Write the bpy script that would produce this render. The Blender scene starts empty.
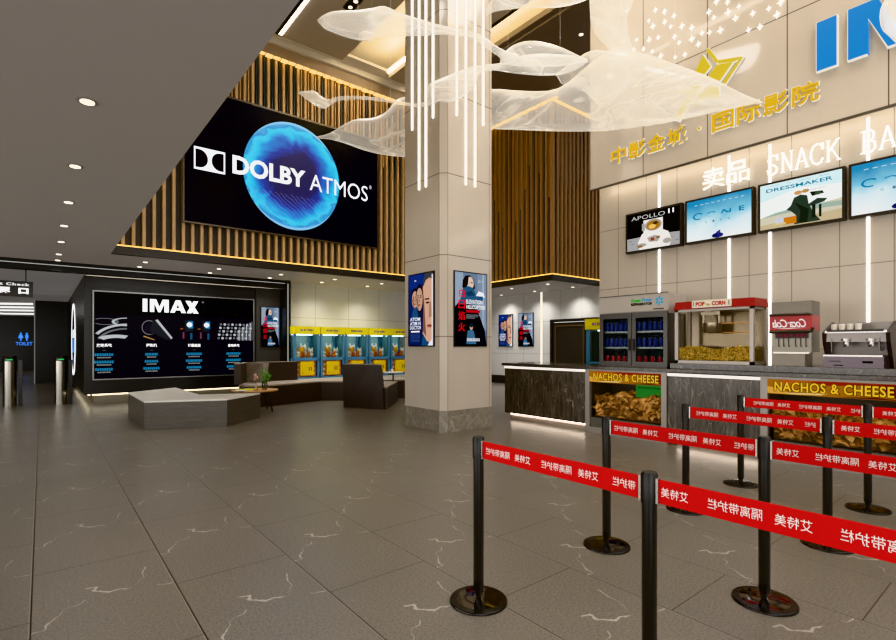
import bpy, bmesh, math, random
from math import sin, cos, pi, radians
from mathutils import Vector, Matrix
random.seed(7)
SC = bpy.context.scene
COL = SC.collection

# ------------------------------------------------------------------ colours and materials
def lin(h):
    if not isinstance(h, str): return tuple(h)[:3] + (1,)
    h = h.lstrip('#'); r = [int(h[i:i+2], 16) / 255 for i in (0, 2, 4)]
    return tuple(c / 12.92 if c <= .04045 else ((c + .055) / 1.055) ** 2.4 for c in r) + (1,)
MC = {}
def nodes(name):
    m = bpy.data.materials.new(name); m.use_nodes = True
    nt = m.node_tree; b = nt.nodes['Principled BSDF']
    return m, nt, b
def mat(col, rough=.5, metal=0, em=0, spec=.5, noise=0, nscale=20, coat=0, name=None, glow=0):
    k = (col, rough, metal, em, spec, noise, nscale, coat, glow)
    if k in MC: return MC[k]
    m, nt, b = nodes(name or 'mat_%d' % len(MC))
    b.inputs['Base Color'].default_value = lin(col)
    b.inputs['Roughness'].default_value = rough; b.inputs['Metallic'].default_value = metal
    b.inputs['Specular IOR Level'].default_value = spec; b.inputs['Coat Weight'].default_value = coat
    b.inputs['Coat Roughness'].default_value = .05
    if em:
        b.inputs['Emission Color'].default_value = lin(col); b.inputs['Emission Strength'].default_value = em
        b.inputs['Base Color'].default_value = tuple(c * .06 for c in lin(col)[:3]) + (1,)
    if glow: b.inputs['Emission Color'].default_value = lin(col); b.inputs['Emission Strength'].default_value = glow  # self glow put in for light the surface lacks
    if noise:
        tc = nt.nodes.new('ShaderNodeTexCoord'); n = nt.nodes.new('ShaderNodeTexNoise')
        n.inputs['Scale'].default_value = nscale; n.inputs['Detail'].default_value = 6
        r = nt.nodes.new('ShaderNodeMapRange'); r.inputs['To Min'].default_value = 1 - noise; r.inputs['To Max'].default_value = 1 + noise
        mx = nt.nodes.new('ShaderNodeMix'); mx.data_type = 'RGBA'; mx.blend_type = 'MULTIPLY'; mx.inputs[0].default_value = 1
        mx.inputs[6].default_value = lin(col)
        nt.links.new(tc.outputs['Object'], n.inputs['Vector']); nt.links.new(n.outputs[0], r.inputs['Value'])
        nt.links.new(r.outputs[0], mx.inputs[7]); nt.links.new(mx.outputs[2], b.inputs['Base Color'])
    MC[k] = m
    return m
def M(nt, op, a, b=None, c=None):
    n = nt.nodes.new('ShaderNodeMath'); n.operation = op
    for i, v in enumerate((a, b, c)):
        if v is None: continue
        if isinstance(v, (int, float)): n.inputs[i].default_value = v
        else: nt.links.new(v, n.inputs[i])
    return n.outputs[0]
def mixc(nt, fac, a, b, mode='MIX'):
    n = nt.nodes.new('ShaderNodeMix'); n.data_type = 'RGBA'; n.blend_type = mode
    for i, v in ((0, fac), (6, a), (7, b)):
        if isinstance(v, (int, float)): n.inputs[i].default_value = v
        elif isinstance(v, (tuple, str)): n.inputs[i].default_value = lin(v)
        else: nt.links.new(v, n.inputs[i])
    return n.outputs[2]
def xyz(nt, kind='Object'):
    tc = nt.nodes.new('ShaderNodeTexCoord'); s = nt.nodes.new('ShaderNodeSeparateXYZ')
    nt.links.new(tc.outputs[kind], s.inputs[0]); return tc.outputs[kind], s.outputs
def noise(nt, vec, scale, detail=4, rough=.5, dist=0):
    n = nt.nodes.new('ShaderNodeTexNoise'); n.inputs['Scale'].default_value = scale; n.inputs['Detail'].default_value = detail
    n.inputs['Roughness'].default_value = rough; n.inputs['Distortion'].default_value = dist
    if vec is not None: nt.links.new(vec, n.inputs['Vector'])
    return n.outputs[0]
def vmap(nt, vec, scale=(1, 1, 1), loc=(0, 0, 0), rot=(0, 0, 0)):
    n = nt.nodes.new('ShaderNodeMapping'); n.inputs['Scale'].default_value = scale; n.inputs['Location'].default_value = loc
    n.inputs['Rotation'].default_value = rot; nt.links.new(vec, n.inputs[0]); return n.outputs[0]
def ramp(nt, fac, stops, interp='LINEAR'):
    n = nt.nodes.new('ShaderNodeValToRGB'); n.color_ramp.interpolation = interp
    e = n.color_ramp.elements
    while len(e) < len(stops): e.new(.5)
    for x, (p, c) in zip(e, stops): x.position = p; x.color = lin(c) if isinstance(c, str) else (c, c, c, 1)
    nt.links.new(fac, n.inputs[0]); return n.outputs[0]
def line_mask(nt, comp, period, off, w):
    # 1 on a joint line every `period`
    t = M(nt, 'MODULO', M(nt, 'ADD', M(nt, 'SUBTRACT', comp, off), 1000 * period), period)
    a = M(nt, 'LESS_THAN', t, w)
    return a
def panel_mat(name, col, axis, pu, ou, pv, ov, w=.012, rough=.25, line='#5d544a', var=.04):
    m, nt, b = nodes(name); v, s = xyz(nt)
    lu = line_mask(nt, s[axis], pu, ou, w); lv = line_mask(nt, s[2], pv, ov, w)
    l = M(nt, 'MAXIMUM', lu, lv)
    n = noise(nt, vmap(nt, v, (1.2, 1.2, .5)), 2.5, 5)
    c = mixc(nt, M(nt, 'MULTIPLY', n, .5), col, tuple(x * .82 for x in lin(col)[:3]))
    c = mixc(nt, l, c, line)
    nt.links.new(c, b.inputs['Base Color']); b.inputs['Roughness'].default_value = rough
    if rough < .1: b.inputs['Coat Weight'].default_value = .7; b.inputs['Coat Roughness'].default_value = .03
    return m
def floor_mat():
    m, nt, b = nodes('stone_tile'); v, s = xyz(nt)
    TL, TW, ox = 1.414, .7065, -.05
    row = M(nt, 'FLOOR', M(nt, 'DIVIDE', M(nt, 'SUBTRACT', s[0], ox), TW))
    odd = M(nt, 'MODULO', M(nt, 'ADD', row, 100), 2)
    yy = M(nt, 'ADD', M(nt, 'SUBTRACT', s[1], 1.42), M(nt, 'MULTIPLY', odd, .707))
    yy = M(nt, 'ADD', yy, 1414 * 1.)
    ty = M(nt, 'MODULO', yy, TL); tx = M(nt, 'MODULO', M(nt, 'ADD', M(nt, 'SUBTRACT', s[0], ox), TW * 1000), TW)
    # joint lines: dark groove, then the bevel highlight painted as a pale line
    jx = M(nt, 'LESS_THAN', tx, .0075); jxl = M(nt, 'MULTIPLY', M(nt, 'GREATER_THAN', tx, TW - .006), 1.)
    jy = M(nt, 'LESS_THAN', ty, .006)
    joint = M(nt, 'MAXIMUM', jx, jy)
    cmb = nt.nodes.new('ShaderNodeCombineXYZ'); nt.links.new(tx, cmb.inputs[0]); nt.links.new(ty, cmb.inputs[1])
    # every tile carries the same two veins
    n1 = noise(nt, cmb.outputs[0], 5, 3, .5)
    n1b = M(nt, 'MULTIPLY', M(nt, 'SUBTRACT', n1, .5), .35)
    def vein(cx0, cx1, y0, slope, curv, wd):
        t = M(nt, 'SUBTRACT', tx, cx0)
        yv = M(nt, 'ADD', M(nt, 'MULTIPLY_ADD', t, slope, y0), M(nt, 'MULTIPLY', M(nt, 'MULTIPLY', t, t), curv))
        d = M(nt, 'ABSOLUTE', M(nt, 'ADD', M(nt, 'SUBTRACT', ty, yv), n1b))
        wv = M(nt, 'MULTIPLY', M(nt, 'MAXIMUM', M(nt, 'SUBTRACT', noise(nt, cmb.outputs[0], 4.3, 2), .33), .0), wd)
        on = M(nt, 'LESS_THAN', d, wv)
        return M(nt, 'MULTIPLY', on, M(nt, 'MULTIPLY', M(nt, 'GREATER_THAN', tx, cx0), M(nt, 'LESS_THAN', tx, cx1)))
    v1 = vein(.26, .70, .98, -1.1, 1.4, .055); v2 = vein(.0, .25, .55, 1.1, 0, .028); v3 = vein(.5, .60, .85, 2.2, 0, .04)
    vv = M(nt, 'MAXIMUM', M(nt, 'MAXIMUM', v1, v2), v3)
    grain = noise(nt, v, 70, 3, .7); cloud = noise(nt, v, 1.1, 4, .55)
    c = mixc(nt, ramp(nt, grain, [(.3, 0.), (.7, 1.)]), '#4f4a44', '#7d776e')
    c = mixc(nt, M(nt, 'MULTIPLY', cloud, .4), c, '#5b5650')
    c = mixc(nt, M(nt, 'MULTIPLY', vv, .6), c, '#b9b0a4')
    c = mixc(nt, M(nt, 'MULTIPLY', jxl, .3), c, '#a39a8e')
    c = mixc(nt, joint, c, '#1c1815')
    nt.links.new(c, b.inputs['Base Color'])
    r = M(nt, 'MULTIPLY_ADD', cloud, .06, .27)
    nt.links.new(r, b.inputs['Roughness']); b.inputs['Specular IOR Level'].default_value = .5
    bp = nt.nodes.new('ShaderNodeBump'); bp.inputs['Strength'].default_value = .12; bp.inputs['Distance'].default_value = .004
    nt.links.new(grain, bp.inputs['Height']); nt.links.new(bp.outputs[0], b.inputs['Normal'])
    return m
def marble(name, c0, c1, vein, stretch=(1, 1, .35), rough=.25, vs=3.0, thr=.02, scale=8):
    m, nt, b = nodes(name); v, s = xyz(nt); mv = vmap(nt, v, stretch)
    n = ramp(nt, noise(nt, mv, scale, 8, .75, .6), [(.3, 0.), (.72, 1.)])
    c = mixc(nt, n, c0, c1)
    vo = nt.nodes.new('ShaderNodeTexVoronoi'); vo.feature = 'DISTANCE_TO_EDGE'; vo.inputs['Scale'].default_value = vs
    add = nt.nodes.new('ShaderNodeVectorMath'); add.operation = 'MULTIPLY_ADD'; add.inputs[1].default_value = (.5, .5, .5)
    nn = nt.nodes.new('ShaderNodeTexNoise'); nn.inputs['Scale'].default_value = 3.; nt.links.new(mv, nn.inputs['Vector'])
    nt.links.new(nn.outputs['Color'], add.inputs[0]); nt.links.new(mv, add.inputs[2]); nt.links.new(add.outputs[0], vo.inputs['Vector'])
    k = M(nt, 'LESS_THAN', vo.outputs['Distance'], thr)
    k = M(nt, 'MULTIPLY', k, M(nt, 'MULTIPLY', noise(nt, v, 3, 3), .9))
    c = mixc(nt, k, c, vein)
    nt.links.new(c, b.inputs['Base Color']); b.inputs['Roughness'].default_value = rough
    return m
def wood_mat(name, c0, c1, rough=.45):
    m, nt, b = nodes(name); v, s = xyz(nt)
    n = noise(nt, vmap(nt, v, (14, 14, 1.2)), 3, 6, .6)
    nt.links.new(mixc(nt, n, c0, c1), b.inputs['Base Color']); b.inputs['Roughness'].default_value = rough
    return m
def fabric_mat(name, c0, c1, stretch=(3, 3, 30), rough=.7):
    m, nt, b = nodes(name); v, s = xyz(nt)
    n = noise(nt, vmap(nt, v, stretch), 2, 7, .7)
    nt.links.new(mixc(nt, n, c0, c1), b.inputs['Base Color']); b.inputs['Roughness'].default_value = rough
    return m
def glass_mat(name, tint='#ffffff', fac=.12, rough=.03):
    m, nt, b = nodes(name); nt.nodes.remove(b)
    t = nt.nodes.new('ShaderNodeBsdfTransparent'); t.inputs[0].default_value = lin(tint)
    g = nt.nodes.new('ShaderNodeBsdfGlossy'); g.inputs['Roughness'].default_value = rough
    mx = nt.nodes.new('ShaderNodeMixShader'); lw = nt.nodes.new('ShaderNodeLayerWeight'); lw.inputs[0].default_value = fac
    nt.links.new(lw.outputs['Fresnel'], mx.inputs[0]); nt.links.new(t.outputs[0], mx.inputs[1]); nt.links.new(g.outputs[0], mx.inputs[2])
    nt.links.new(mx.outputs[0], nt.nodes['Material Output'].inputs[0]); return m
def mesh_fish_mat():
    m, nt, b = nodes('translucent_mesh'); v, s = xyz(nt)
    b.inputs['Base Color'].default_value = lin('#ece8e0'); b.inputs['Roughness'].default_value = .25
    b.inputs['Emission Color'].default_value = lin('#f2ede4'); b.inputs['Emission Strength'].default_value = .25  # slight self glow put in for light on the fish
    b.inputs['Coat Weight'].default_value = .5
    t = nt.nodes.new('ShaderNodeBsdfTransparent')
    lw = nt.nodes.new('ShaderNodeLayerWeight'); lw.inputs[0].default_value = .4
    n = noise(nt, vmap(nt, v, (.7, .7, 1.6)), .9, 2, .5, .9)
    fold = ramp(nt, n, [(.35, 0.0), (.47, 0.22), (.5, .5), (.53, .15), (.7, 0.1)])
    f = M(nt, 'ADD', M(nt, 'MULTIPLY', M(nt, 'POWER', lw.outputs['Facing'], 1.6), .75), .17)
    f = M(nt, 'MINIMUM', M(nt, 'ADD', f, M(nt, 'MULTIPLY', fold, .7)), .95)
    mx = nt.nodes.new('ShaderNodeMixShader')
    nt.links.new(f, mx.inputs[0]); nt.links.new(t.outputs[0], mx.inputs[1]); nt.links.new(b.outputs[0], mx.inputs[2])
    nt.links.new(mx.outputs[0], nt.nodes['Material Output'].inputs[0]); return m
def sky_screen(name, zlo, zhi, stops, strength=1.0, nz=.25, axis=2):
    m, nt, b = nodes(name); v, s = xyz(nt)
    t = M(nt, 'DIVIDE', M(nt, 'SUBTRACT', s[axis], zlo), zhi - zlo)
    t = M(nt, 'ADD', t, M(nt, 'MULTIPLY', M(nt, 'SUBTRACT', noise(nt, v, 2.4, 4), .5), nz))
    c = ramp(nt, t, stops)
    b.inputs['Base Color'].default_value = (0, 0, 0, 1); b.inputs['Roughness'].default_value = .15
    nt.links.new(c, b.inputs['Emission Color']); b.inputs['Emission Strength'].default_value = strength
    return m

# ------------------------------------------------------------------ mesh builder
class MB:
    def __init__(s): s.v = []; s.f = []; s.mi = []; s.sm = []
    def add(s, vs, fs, mi=0, smooth=False):
        o = len(s.v); s.v += [tuple(p) for p in vs]
        for f in fs: s.f.append([i + o for i in f]); s.mi.append(mi); s.sm.append(smooth)
        return s
    def box(s, x0, x1, y0, y1, z0, z1, mi=0):
        if x0 > x1: x0, x1 = x1, x0
        if y0 > y1: y0, y1 = y1, y0
        if z0 > z1: z0, z1 = z1, z0
        v = [(x, y, z) for z in (z0, z1) for y in (y0, y1) for x in (x0, x1)]
        return s.add(v, [(0, 2, 3, 1), (4, 5, 7, 6), (0, 1, 5, 4), (2, 6, 7, 3), (0, 4, 6, 2), (1, 3, 7, 5)], mi)
    def prism(s, poly, z0, z1, mi=0, top=None):
        a = sum(poly[i][0] * poly[(i + 1) % len(poly)][1] - poly[(i + 1) % len(poly)][0] * poly[i][1] for i in range(len(poly)))
        if a < 0: poly = poly[::-1]; top = top[::-1] if top else None
        n = len(poly); tp = top or poly
        v = [(x, y, z0) for x, y in poly] + [(x, y, z1) for x, y in tp]
        return s.add(v, [tuple(range(n - 1, -1, -1)), tuple(range(n, 2 * n))] + [(i, (i + 1) % n, n + (i + 1) % n, n + i) for i in range(n)], mi)
    def lathe(s, c, prof, n=24, mi=0, axis='z', smooth=True, caps=True):
        # prof: (r, h) pairs, closed at both ends
        vs = []; fs = []
        for r, h in prof:
            for i in range(n):
                a = 2 * pi * i / n; p = (r * cos(a), r * sin(a), h)
                if axis == 'x': p = (p[2], p[0], p[1])
                if axis == 'y': p = (p[1], p[2], p[0])
                vs.append((c[0] + p[0], c[1] + p[1], c[2] + p[2]))
        for k in range(len(prof) - 1):
            for i in range(n):
                j = (i + 1) % n; fs.append((k * n + i, k * n + j, (k + 1) * n + j, (k + 1) * n + i))
        if caps: fs.append(tuple(range(n - 1, -1, -1))); fs.append(tuple(range((len(prof) - 1) * n, len(prof) * n)))
        return s.add(vs, fs, mi, smooth)
    def cyl(s, c, r, h, n=24, mi=0, axis='z', smooth=True): return s.lathe(c, [(r, 0), (r, h)], n, mi, axis, smooth)
    def tube(s, pts, r, n=8, mi=0, smooth=True):
        pts = [Vector(p) for p in pts]; rings = []
        for i, p in enumerate(pts):
            d = (pts[min(i + 1, len(pts) - 1)] - pts[max(i - 1, 0)]).normalized()
            a = Vector((0, 0, 1)) if abs(d.z) < .9 else Vector((1, 0, 0))
            u = d.cross(a).normalized(); w = d.cross(u)
            rr = r[i] if isinstance(r, (list, tuple)) else r
            rings.append([p + u * rr * cos(2 * pi * k / n) + w * rr * sin(2 * pi * k / n) for k in range(n)])
        return s.rings(rings, mi, smooth)
    def rings(s, rings, mi=0, smooth=True):
        n = len(rings[0]); vs = [p for r in rings for p in r]
        fs = [(k * n + i, (k + 1) * n + i, (k + 1) * n + (i + 1) % n, k * n + (i + 1) % n) for k in range(len(rings) - 1) for i in range(n)]
        fs += [tuple(range(n)), tuple(range(len(rings) * n - 1, (len(rings) - 1) * n - 1, -1))]
        return s.add(vs, fs, mi, smooth)
    def ball(s, c, r, mi=0, n=10, sq=(1, 1, 1)):
        prof = [(max(.001, sin(pi * k / n)) * r, -cos(pi * k / n) * r) for k in range(n + 1)]
        m = MB().lathe((0, 0, 0), prof, n + 4)
        return s.add([(c[0] + x * sq[0], c[1] + y * sq[1], c[2] + z * sq[2]) for x, y, z in m.v], m.f, mi, True)
    def build(s, name, mats, parent=None, bevel=0, kind=None, recalc=True):
        me = bpy.data.meshes.new(name)
        off = Vector((0, 0, 0)); p = parent
        while p is not None: off += p.location; p = p.parent
        me.from_pydata([Vector(v) - off for v in s.v], [], s.f)
        if not isinstance(mats, (list, tuple)): mats = [mats]
        for x in mats: me.materials.append(x)
        for pl, i, sm in zip(me.polygons, s.mi, s.sm): pl.material_index = i; pl.use_smooth = sm
        if recalc:
            bm = bmesh.new(); bm.from_mesh(me); bmesh.ops.recalc_face_normals(bm, faces=bm.faces[:]); bm.to_mesh(me); bm.free()
        if any(s.sm): me.set_sharp_from_angle(angle=radians(40))
        o = bpy.data.objects.new(name, me); COL.objects.link(o)
        if parent: o.parent = parent
        if bevel:
            b = o.modifiers.new('bevel', 'BEVEL'); b.width = bevel; b.segments = 2; b.limit_method = 'ANGLE'; b.angle_limit = radians(40)
        if kind: o['kind'] = kind
        return o
def thing(name, label, cat, loc=(0, 0, 0), group=None):
    o = bpy.data.objects.new(name, None); o.location = loc; COL.objects.link(o); o.empty_display_size = .1
    return tag(o, label, cat, group)
def tag(o, label, cat, group=None, kind=None):
    o['label'] = label; o['category'] = cat
    if group: o['group'] = group
    if kind: o['kind'] = kind
    return o
def solo(mb, name, mats, loc, label, cat, group=None, bevel=0, kind=None):
    # a top-level single mesh whose origin sits at loc
    me_o = mb.build(name, mats, None, bevel)
    me_o.data.transform(Matrix.Translation(-Vector(loc))); me_o.location = loc
    return tag(me_o, label, cat, group, kind)
def dup(root, delta, label=None, group=None, rotz=None):
    r = root.copy(); COL.objects.link(r); r.location = root.location + Vector(delta)
    if rotz is not None: r.rotation_euler = (0, 0, rotz)
    if label: r['label'] = label
    if group: r['group'] = group
    for ch in list(root.children):
        c = ch.copy(); COL.objects.link(c); c.parent = r
        for g in ch.children:
            d = g.copy(); COL.objects.link(d); d.parent = c
    return r

# ------------------------------------------------------------------ text and flat pictures
TC = {}
def text_mesh(body, bold=0, shear=0, space=1.0):
    k = (body, bold, shear, space)
    if k not in TC:
        c = bpy.data.curves.new('txt', 'FONT'); c.body = body; c.offset = bold; c.shear = shear; c.space_character = space
        c.resolution_u = 3
        o = bpy.data.objects.new('txt', c); COL.objects.link(o); bpy.context.view_layer.update()
        me = bpy.data.meshes.new_from_object(o.evaluated_get(bpy.context.evaluated_depsgraph_get()))
        vs = [(v.co.x, v.co.y) for v in me.vertices]; fs = [tuple(p.vertices) for p in me.polygons]
        bpy.data.objects.remove(o); bpy.data.curves.remove(c); bpy.data.meshes.remove(me)
        x0 = min(v[0] for v in vs); x1 = max(v[0] for v in vs); y0 = min(v[1] for v in vs); y1 = max(v[1] for v in vs)
        TC[k] = ([((x - x0) / (x1 - x0), (y - y0) / (y1 - y0)) for x, y in vs], fs, (x1 - x0) / (y1 - y0))
    return TC[k]
class Canvas:
    """flat coloured shapes laid on a real flat surface: O lower-left corner, R right, U up, both unit vectors as read"""
    def __init__(s, O, R, U, w, h, N=None):
        s.O = Vector(O); s.R = Vector(R).normalized(); s.U = Vector(U).normalized(); s.w = w; s.h = h
        s.N = Vector(N).normalized() if N else s.R.cross(s.U); s.mb = MB(); s.mats = []; s.L = 0
    def mi(s, m):
        if isinstance(m, str): m = mat(m, .4, em=s.em) if getattr(s, 'em', 0) else mat(m, .5)
        if m not in s.mats: s.mats.append(m)
        return s.mats.index(m)
    def pt(s, u, v, l): return s.O + s.R * (u * s.w) + s.U * (v * s.h) + s.N * (l * .00025 + .001)
    def poly(s, pts, m, l=None):
        if l is None: s.L += 1; l = s.L
        s.mb.add([s.pt(u, v, l) for u, v in pts], [tuple(range(len(pts)))], s.mi(m)); return s
    def rect(s, u0, v0, u1, v1, m, l=None): return s.poly([(u0, v0), (u1, v0), (u1, v1), (u0, v1)], m, l)
    def ell(s, cu, cv, ru, rv, m, l=None, n=24, a0=0, a1=2 * pi):
        return s.poly([(cu + ru * cos(a0 + (a1 - a0) * i / n), cv + rv * sin(a0 + (a1 - a0) * i / n)) for i in range(n)], m, l)
    def ring(s, cu, cv, ru, rv, t, m, n=40, a0=0, a1=2 * pi):
        s.L += 1; i_ = s.mi(m)
        for i in range(n):
            p = []
            for a, k in ((i, 1), (i + 1, 1), (i + 1, 1 - t), (i, 1 - t)):
                an = a0 + (a1 - a0) * a / n; p.append(s.pt(cu + ru * k * cos(an), cv + rv * k * sin(an), s.L))
            s.mb.add(p, [(0, 1, 2, 3)], i_)
        return s
    def text(s, body, u0, v0, u1, v1, m, bold=0, shear=0, mirror=False, fit=False, space=1.0):
        vs, fs, asp = text_mesh(body, bold, shear, space); s.L += 1
        if fit:   # keep the glyph aspect, height wins
            wn = (v1 - v0) * s.h * asp / s.w
            if u0 + wn < u1: c = (u0 + u1) / 2; u0, u1 = c - wn / 2, c + wn / 2
        f = (lambda x: 1 - x) if mirror else (lambda x: x)
        s.mb.add([s.pt(u0 + (u1 - u0) * f(x), v0 + (v1 - v0) * y, s.L) for x, y in vs], fs, s.mi(m)); return s
    def blocks(s, u0, v0, u1, v1, n, m):
        s.L += 1
        for i in range(n):
            a = u0 + (u1 - u0) * i / n; b = a + (u1 - u0) / n * .8; hh = (v1 - v0)
            s.rect(a, v0, b, v0 + hh * .28, m, s.L); s.rect(a, v0 + hh * .42, b, v0 + hh * .6, m, s.L); s.rect(a + (b - a) * (.2 if i % 2 else .45), v0, a + (b - a) * (.45 if i % 2 else .7), v1, m, s.L)
            s.rect(a, v0 + hh * .8, b, v1, m, s.L)
        return s
    def build(s, name, parent=None): return s.mb.build(name, s.mats, parent, recalc=False)
# world coordinates of the sculptures, stars and emblem
FISH={'A':[((2.218,4.893,4.87),(2.222,4.89,4.855)),((2.262,4.857,4.917),(2.27,4.851,4.787)),((2.349,4.851,4.986),(2.365,4.838,4.777)),((2.486,4.805,5.03),(2.486,4.805,4.761)),((2.617,4.763,5.068),(2.634,4.75,4.755)),((2.75,4.72,5.123),(2.75,4.72,4.801)),((2.903,4.725,5.212),(2.912,4.718,4.884)),((3.103,4.692,5.202),(3.103,4.692,4.951)),((3.317,4.648,5.206),(3.344,4.626,5.019)),((3.546,4.592,5.207),(3.573,4.57,5.092)),((3.748,4.492,5.193),(3.766,4.478,5.111)),((3.941,4.401,5.183),(3.917,4.42,5.119)),((4.088,4.346,5.137),(4.033,4.391,5.084)),((4.216,4.308,5.079),(4.169,4.345,5.013)),((4.363,4.253,5.036),(4.288,4.313,4.964)),((4.475,4.227,5.041),(4.352,4.326,4.92)),((4.512,4.197,4.981),(4.437,4.258,4.92))],'Afin':[((2.601,4.712,4.787),(2.601,4.712,4.745)),((2.632,4.661,4.807),(2.648,4.648,4.702)),((2.695,4.585,4.773),(2.679,4.598,4.679)),((2.703,4.578,4.742),(2.699,4.581,4.726))],'B':[((2.616,6.371,4.833),(2.624,6.364,4.813)),((2.698,6.305,4.846),(2.698,6.305,4.741)),((2.79,6.231,4.846),(2.79,6.231,4.656)),((2.851,6.181,4.78),(2.871,6.165,4.616)),((2.933,6.115,4.734),(2.922,6.124,4.636)),((3.014,6.049,4.77),(3.014,6.049,4.711)),((3.167,5.926,4.78),(3.167,5.926,4.734)),((3.285,5.766,4.749),(3.285,5.766,4.706)),((3.506,5.523,4.692),(3.501,5.527,4.645)),((3.685,5.251,4.585),(3.695,5.243,4.541)),((3.794,5.098,4.618),(3.833,5.067,4.542)),((3.764,5.058,4.756),(3.881,4.964,4.569)),((3.861,4.98,4.832),(3.978,4.885,4.556)),((3.978,4.885,4.894),(4.105,4.783,4.619)),((4.095,4.791,4.951),(4.222,4.688,4.756)),((4.212,4.696,5.001),(4.261,4.657,4.907)),((4.432,4.583,5.06),(4.432,4.583,4.978)),((4.615,4.499,5.114),(4.615,4.499,4.98)),((4.754,4.387,5.19),(4.754,4.387,4.961)),((4.971,4.276,5.244),(4.971,4.276,4.969)),((5.18,4.171,5.26),(5.18,4.171,5.002)),((5.331,4.05,5.248),(5.341,4.041,5.054)),((5.441,3.96,5.222),(5.447,3.956,5.138)),((5.487,3.924,5.196),(5.487,3.924,5.17))],'Bdome':[((4.607,4.634,5.196),(4.607,4.634,5.144)),((4.677,4.577,5.325),(4.677,4.577,5.144)),((4.788,4.488,5.406),(4.788,4.488,5.118)),((4.959,4.35,5.432),(4.959,4.35,5.118)),((5.18,4.171,5.369),(5.18,4.171,5.118)),((5.331,4.05,5.289),(5.331,4.05,5.144)),((5.472,3.936,5.209),(5.472,3.936,5.176))],'C':[((6.663,7.794,6.513),(6.663,7.794,6.146)),((6.815,7.478,6.6),(6.815,7.478,5.897)),((6.945,7.181,6.584),(6.945,7.181,5.793)),((7.212,6.451,6.341),(7.212,6.451,5.592)),((7.375,5.87,6.219),(7.375,5.87,5.423)),((7.533,5.356,6.454),(7.533,5.356,5.295)),((7.609,5.102,6.58),(7.623,5.091,5.24)),((7.665,4.864,6.586),(7.665,4.864,5.202)),((7.757,4.404,6.318),(7.757,4.404,5.13)),((7.884,3.979,6.013),(7.884,3.979,5.101)),((7.974,3.521,5.66),(7.974,3.521,5.075)),((8.011,3.106,5.277),(8.011,3.106,5.032)),((8.053,2.879,5.085),(8.053,2.879,5.012)),((8.021,2.777,4.993),(8.021,2.777,4.978))],'Ctail':[((7.084,5.076,7.646),(7.773,4.52,7.612)),((7.201,5.11,7.347),(7.786,4.637,7.347)),((7.208,5.104,7.144),(7.72,4.69,7.144)),((7.263,5.124,7.007),(7.739,4.739,7.041)),((7.386,5.089,6.783),(7.811,4.746,6.783)),((7.513,4.986,6.619),(7.865,4.703,6.578)),((7.541,4.9,6.327),(7.858,4.643,6.327))],'Cfluke':[((5.428,5.771,6.809),(5.441,5.761,6.699)),((5.563,5.662,6.997),(5.575,5.652,6.761)),((5.918,5.504,7.226),(5.918,5.504,6.868)),((6.305,5.32,7.362),(6.305,5.32,6.943)),((6.649,5.17,7.434),(6.649,5.17,7.035)),((6.974,5.036,7.605),(6.961,5.047,7.193)),((7.383,4.835,7.946),(7.318,4.887,7.378))],'Cfin':[((7.318,5.916,6.475),(7.403,5.847,6.292)),((7.382,5.542,6.589),(7.52,5.431,6.019)),((7.35,5.246,6.585),(7.552,5.083,5.617)),((7.422,4.996,6.531),(7.62,4.835,5.75)),((7.578,4.677,6.276),(7.695,4.583,5.942))],'D':[((4.607,10.29,6.029),(4.616,10.284,5.997)),((4.86,10.086,6.116),(4.86,10.086,5.975)),((5.113,9.882,6.311),(5.113,9.882,5.888)),((5.315,9.718,6.419),(5.366,9.678,5.769)),((5.568,9.514,6.441),(5.602,9.487,5.682)),((5.804,9.324,6.571),(5.838,9.296,5.628)),((5.973,9.187,6.809),(6.006,9.16,5.606)),((6.124,9.065,6.896),(6.158,9.038,5.596)),((6.491,8.833,6.942),(6.525,8.805,5.658)),((6.861,8.598,6.945),(6.895,8.571,5.852)),((7.234,8.361,6.838),(7.251,8.348,6.201)),((7.421,8.274,6.664),(7.421,8.274,6.487))],'E':[((5.967,1.093,4.554),(5.971,1.09,4.518)),((5.992,1.073,4.646),(5.999,1.067,4.39)),((6.056,1.021,4.737),(6.056,1.021,4.326)),((6.177,0.924,4.893),(6.177,0.924,4.207)),((6.391,0.751,5.076),(6.391,0.751,4.097)),((6.675,0.521,5.213),(6.675,0.521,4.207)),((6.889,0.349,5.03),(6.889,0.349,4.664))]}
STARS=[(4.69,7.54),(4.52,7.42),(4.35,7.26),(4.82,7.41),(4.74,7.27),(4.52,7.24),(4.41,7.1),(4.21,7.01),(4.04,6.9),(4.64,7.02),(5.06,7.18),(4.81,7.06),(4.92,6.94),(4.75,6.82),(5.12,7.01),(4.34,6.89),(4.26,6.75),(4.04,6.71),(3.93,6.57),(4.16,6.5),(4.33,6.53),(4.59,6.67),(3.87,6.73),(3.75,6.68),(3.58,6.63),(3.76,7.02),(3.68,6.89),(3.46,6.86),(3.35,6.71),(3.47,7.03),(3.3,6.87),(3.64,7.13),(3.1,6.66),(2.88,6.62),(2.77,6.47),(3.0,6.4),(3.16,6.43),(2.72,6.63)]
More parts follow.
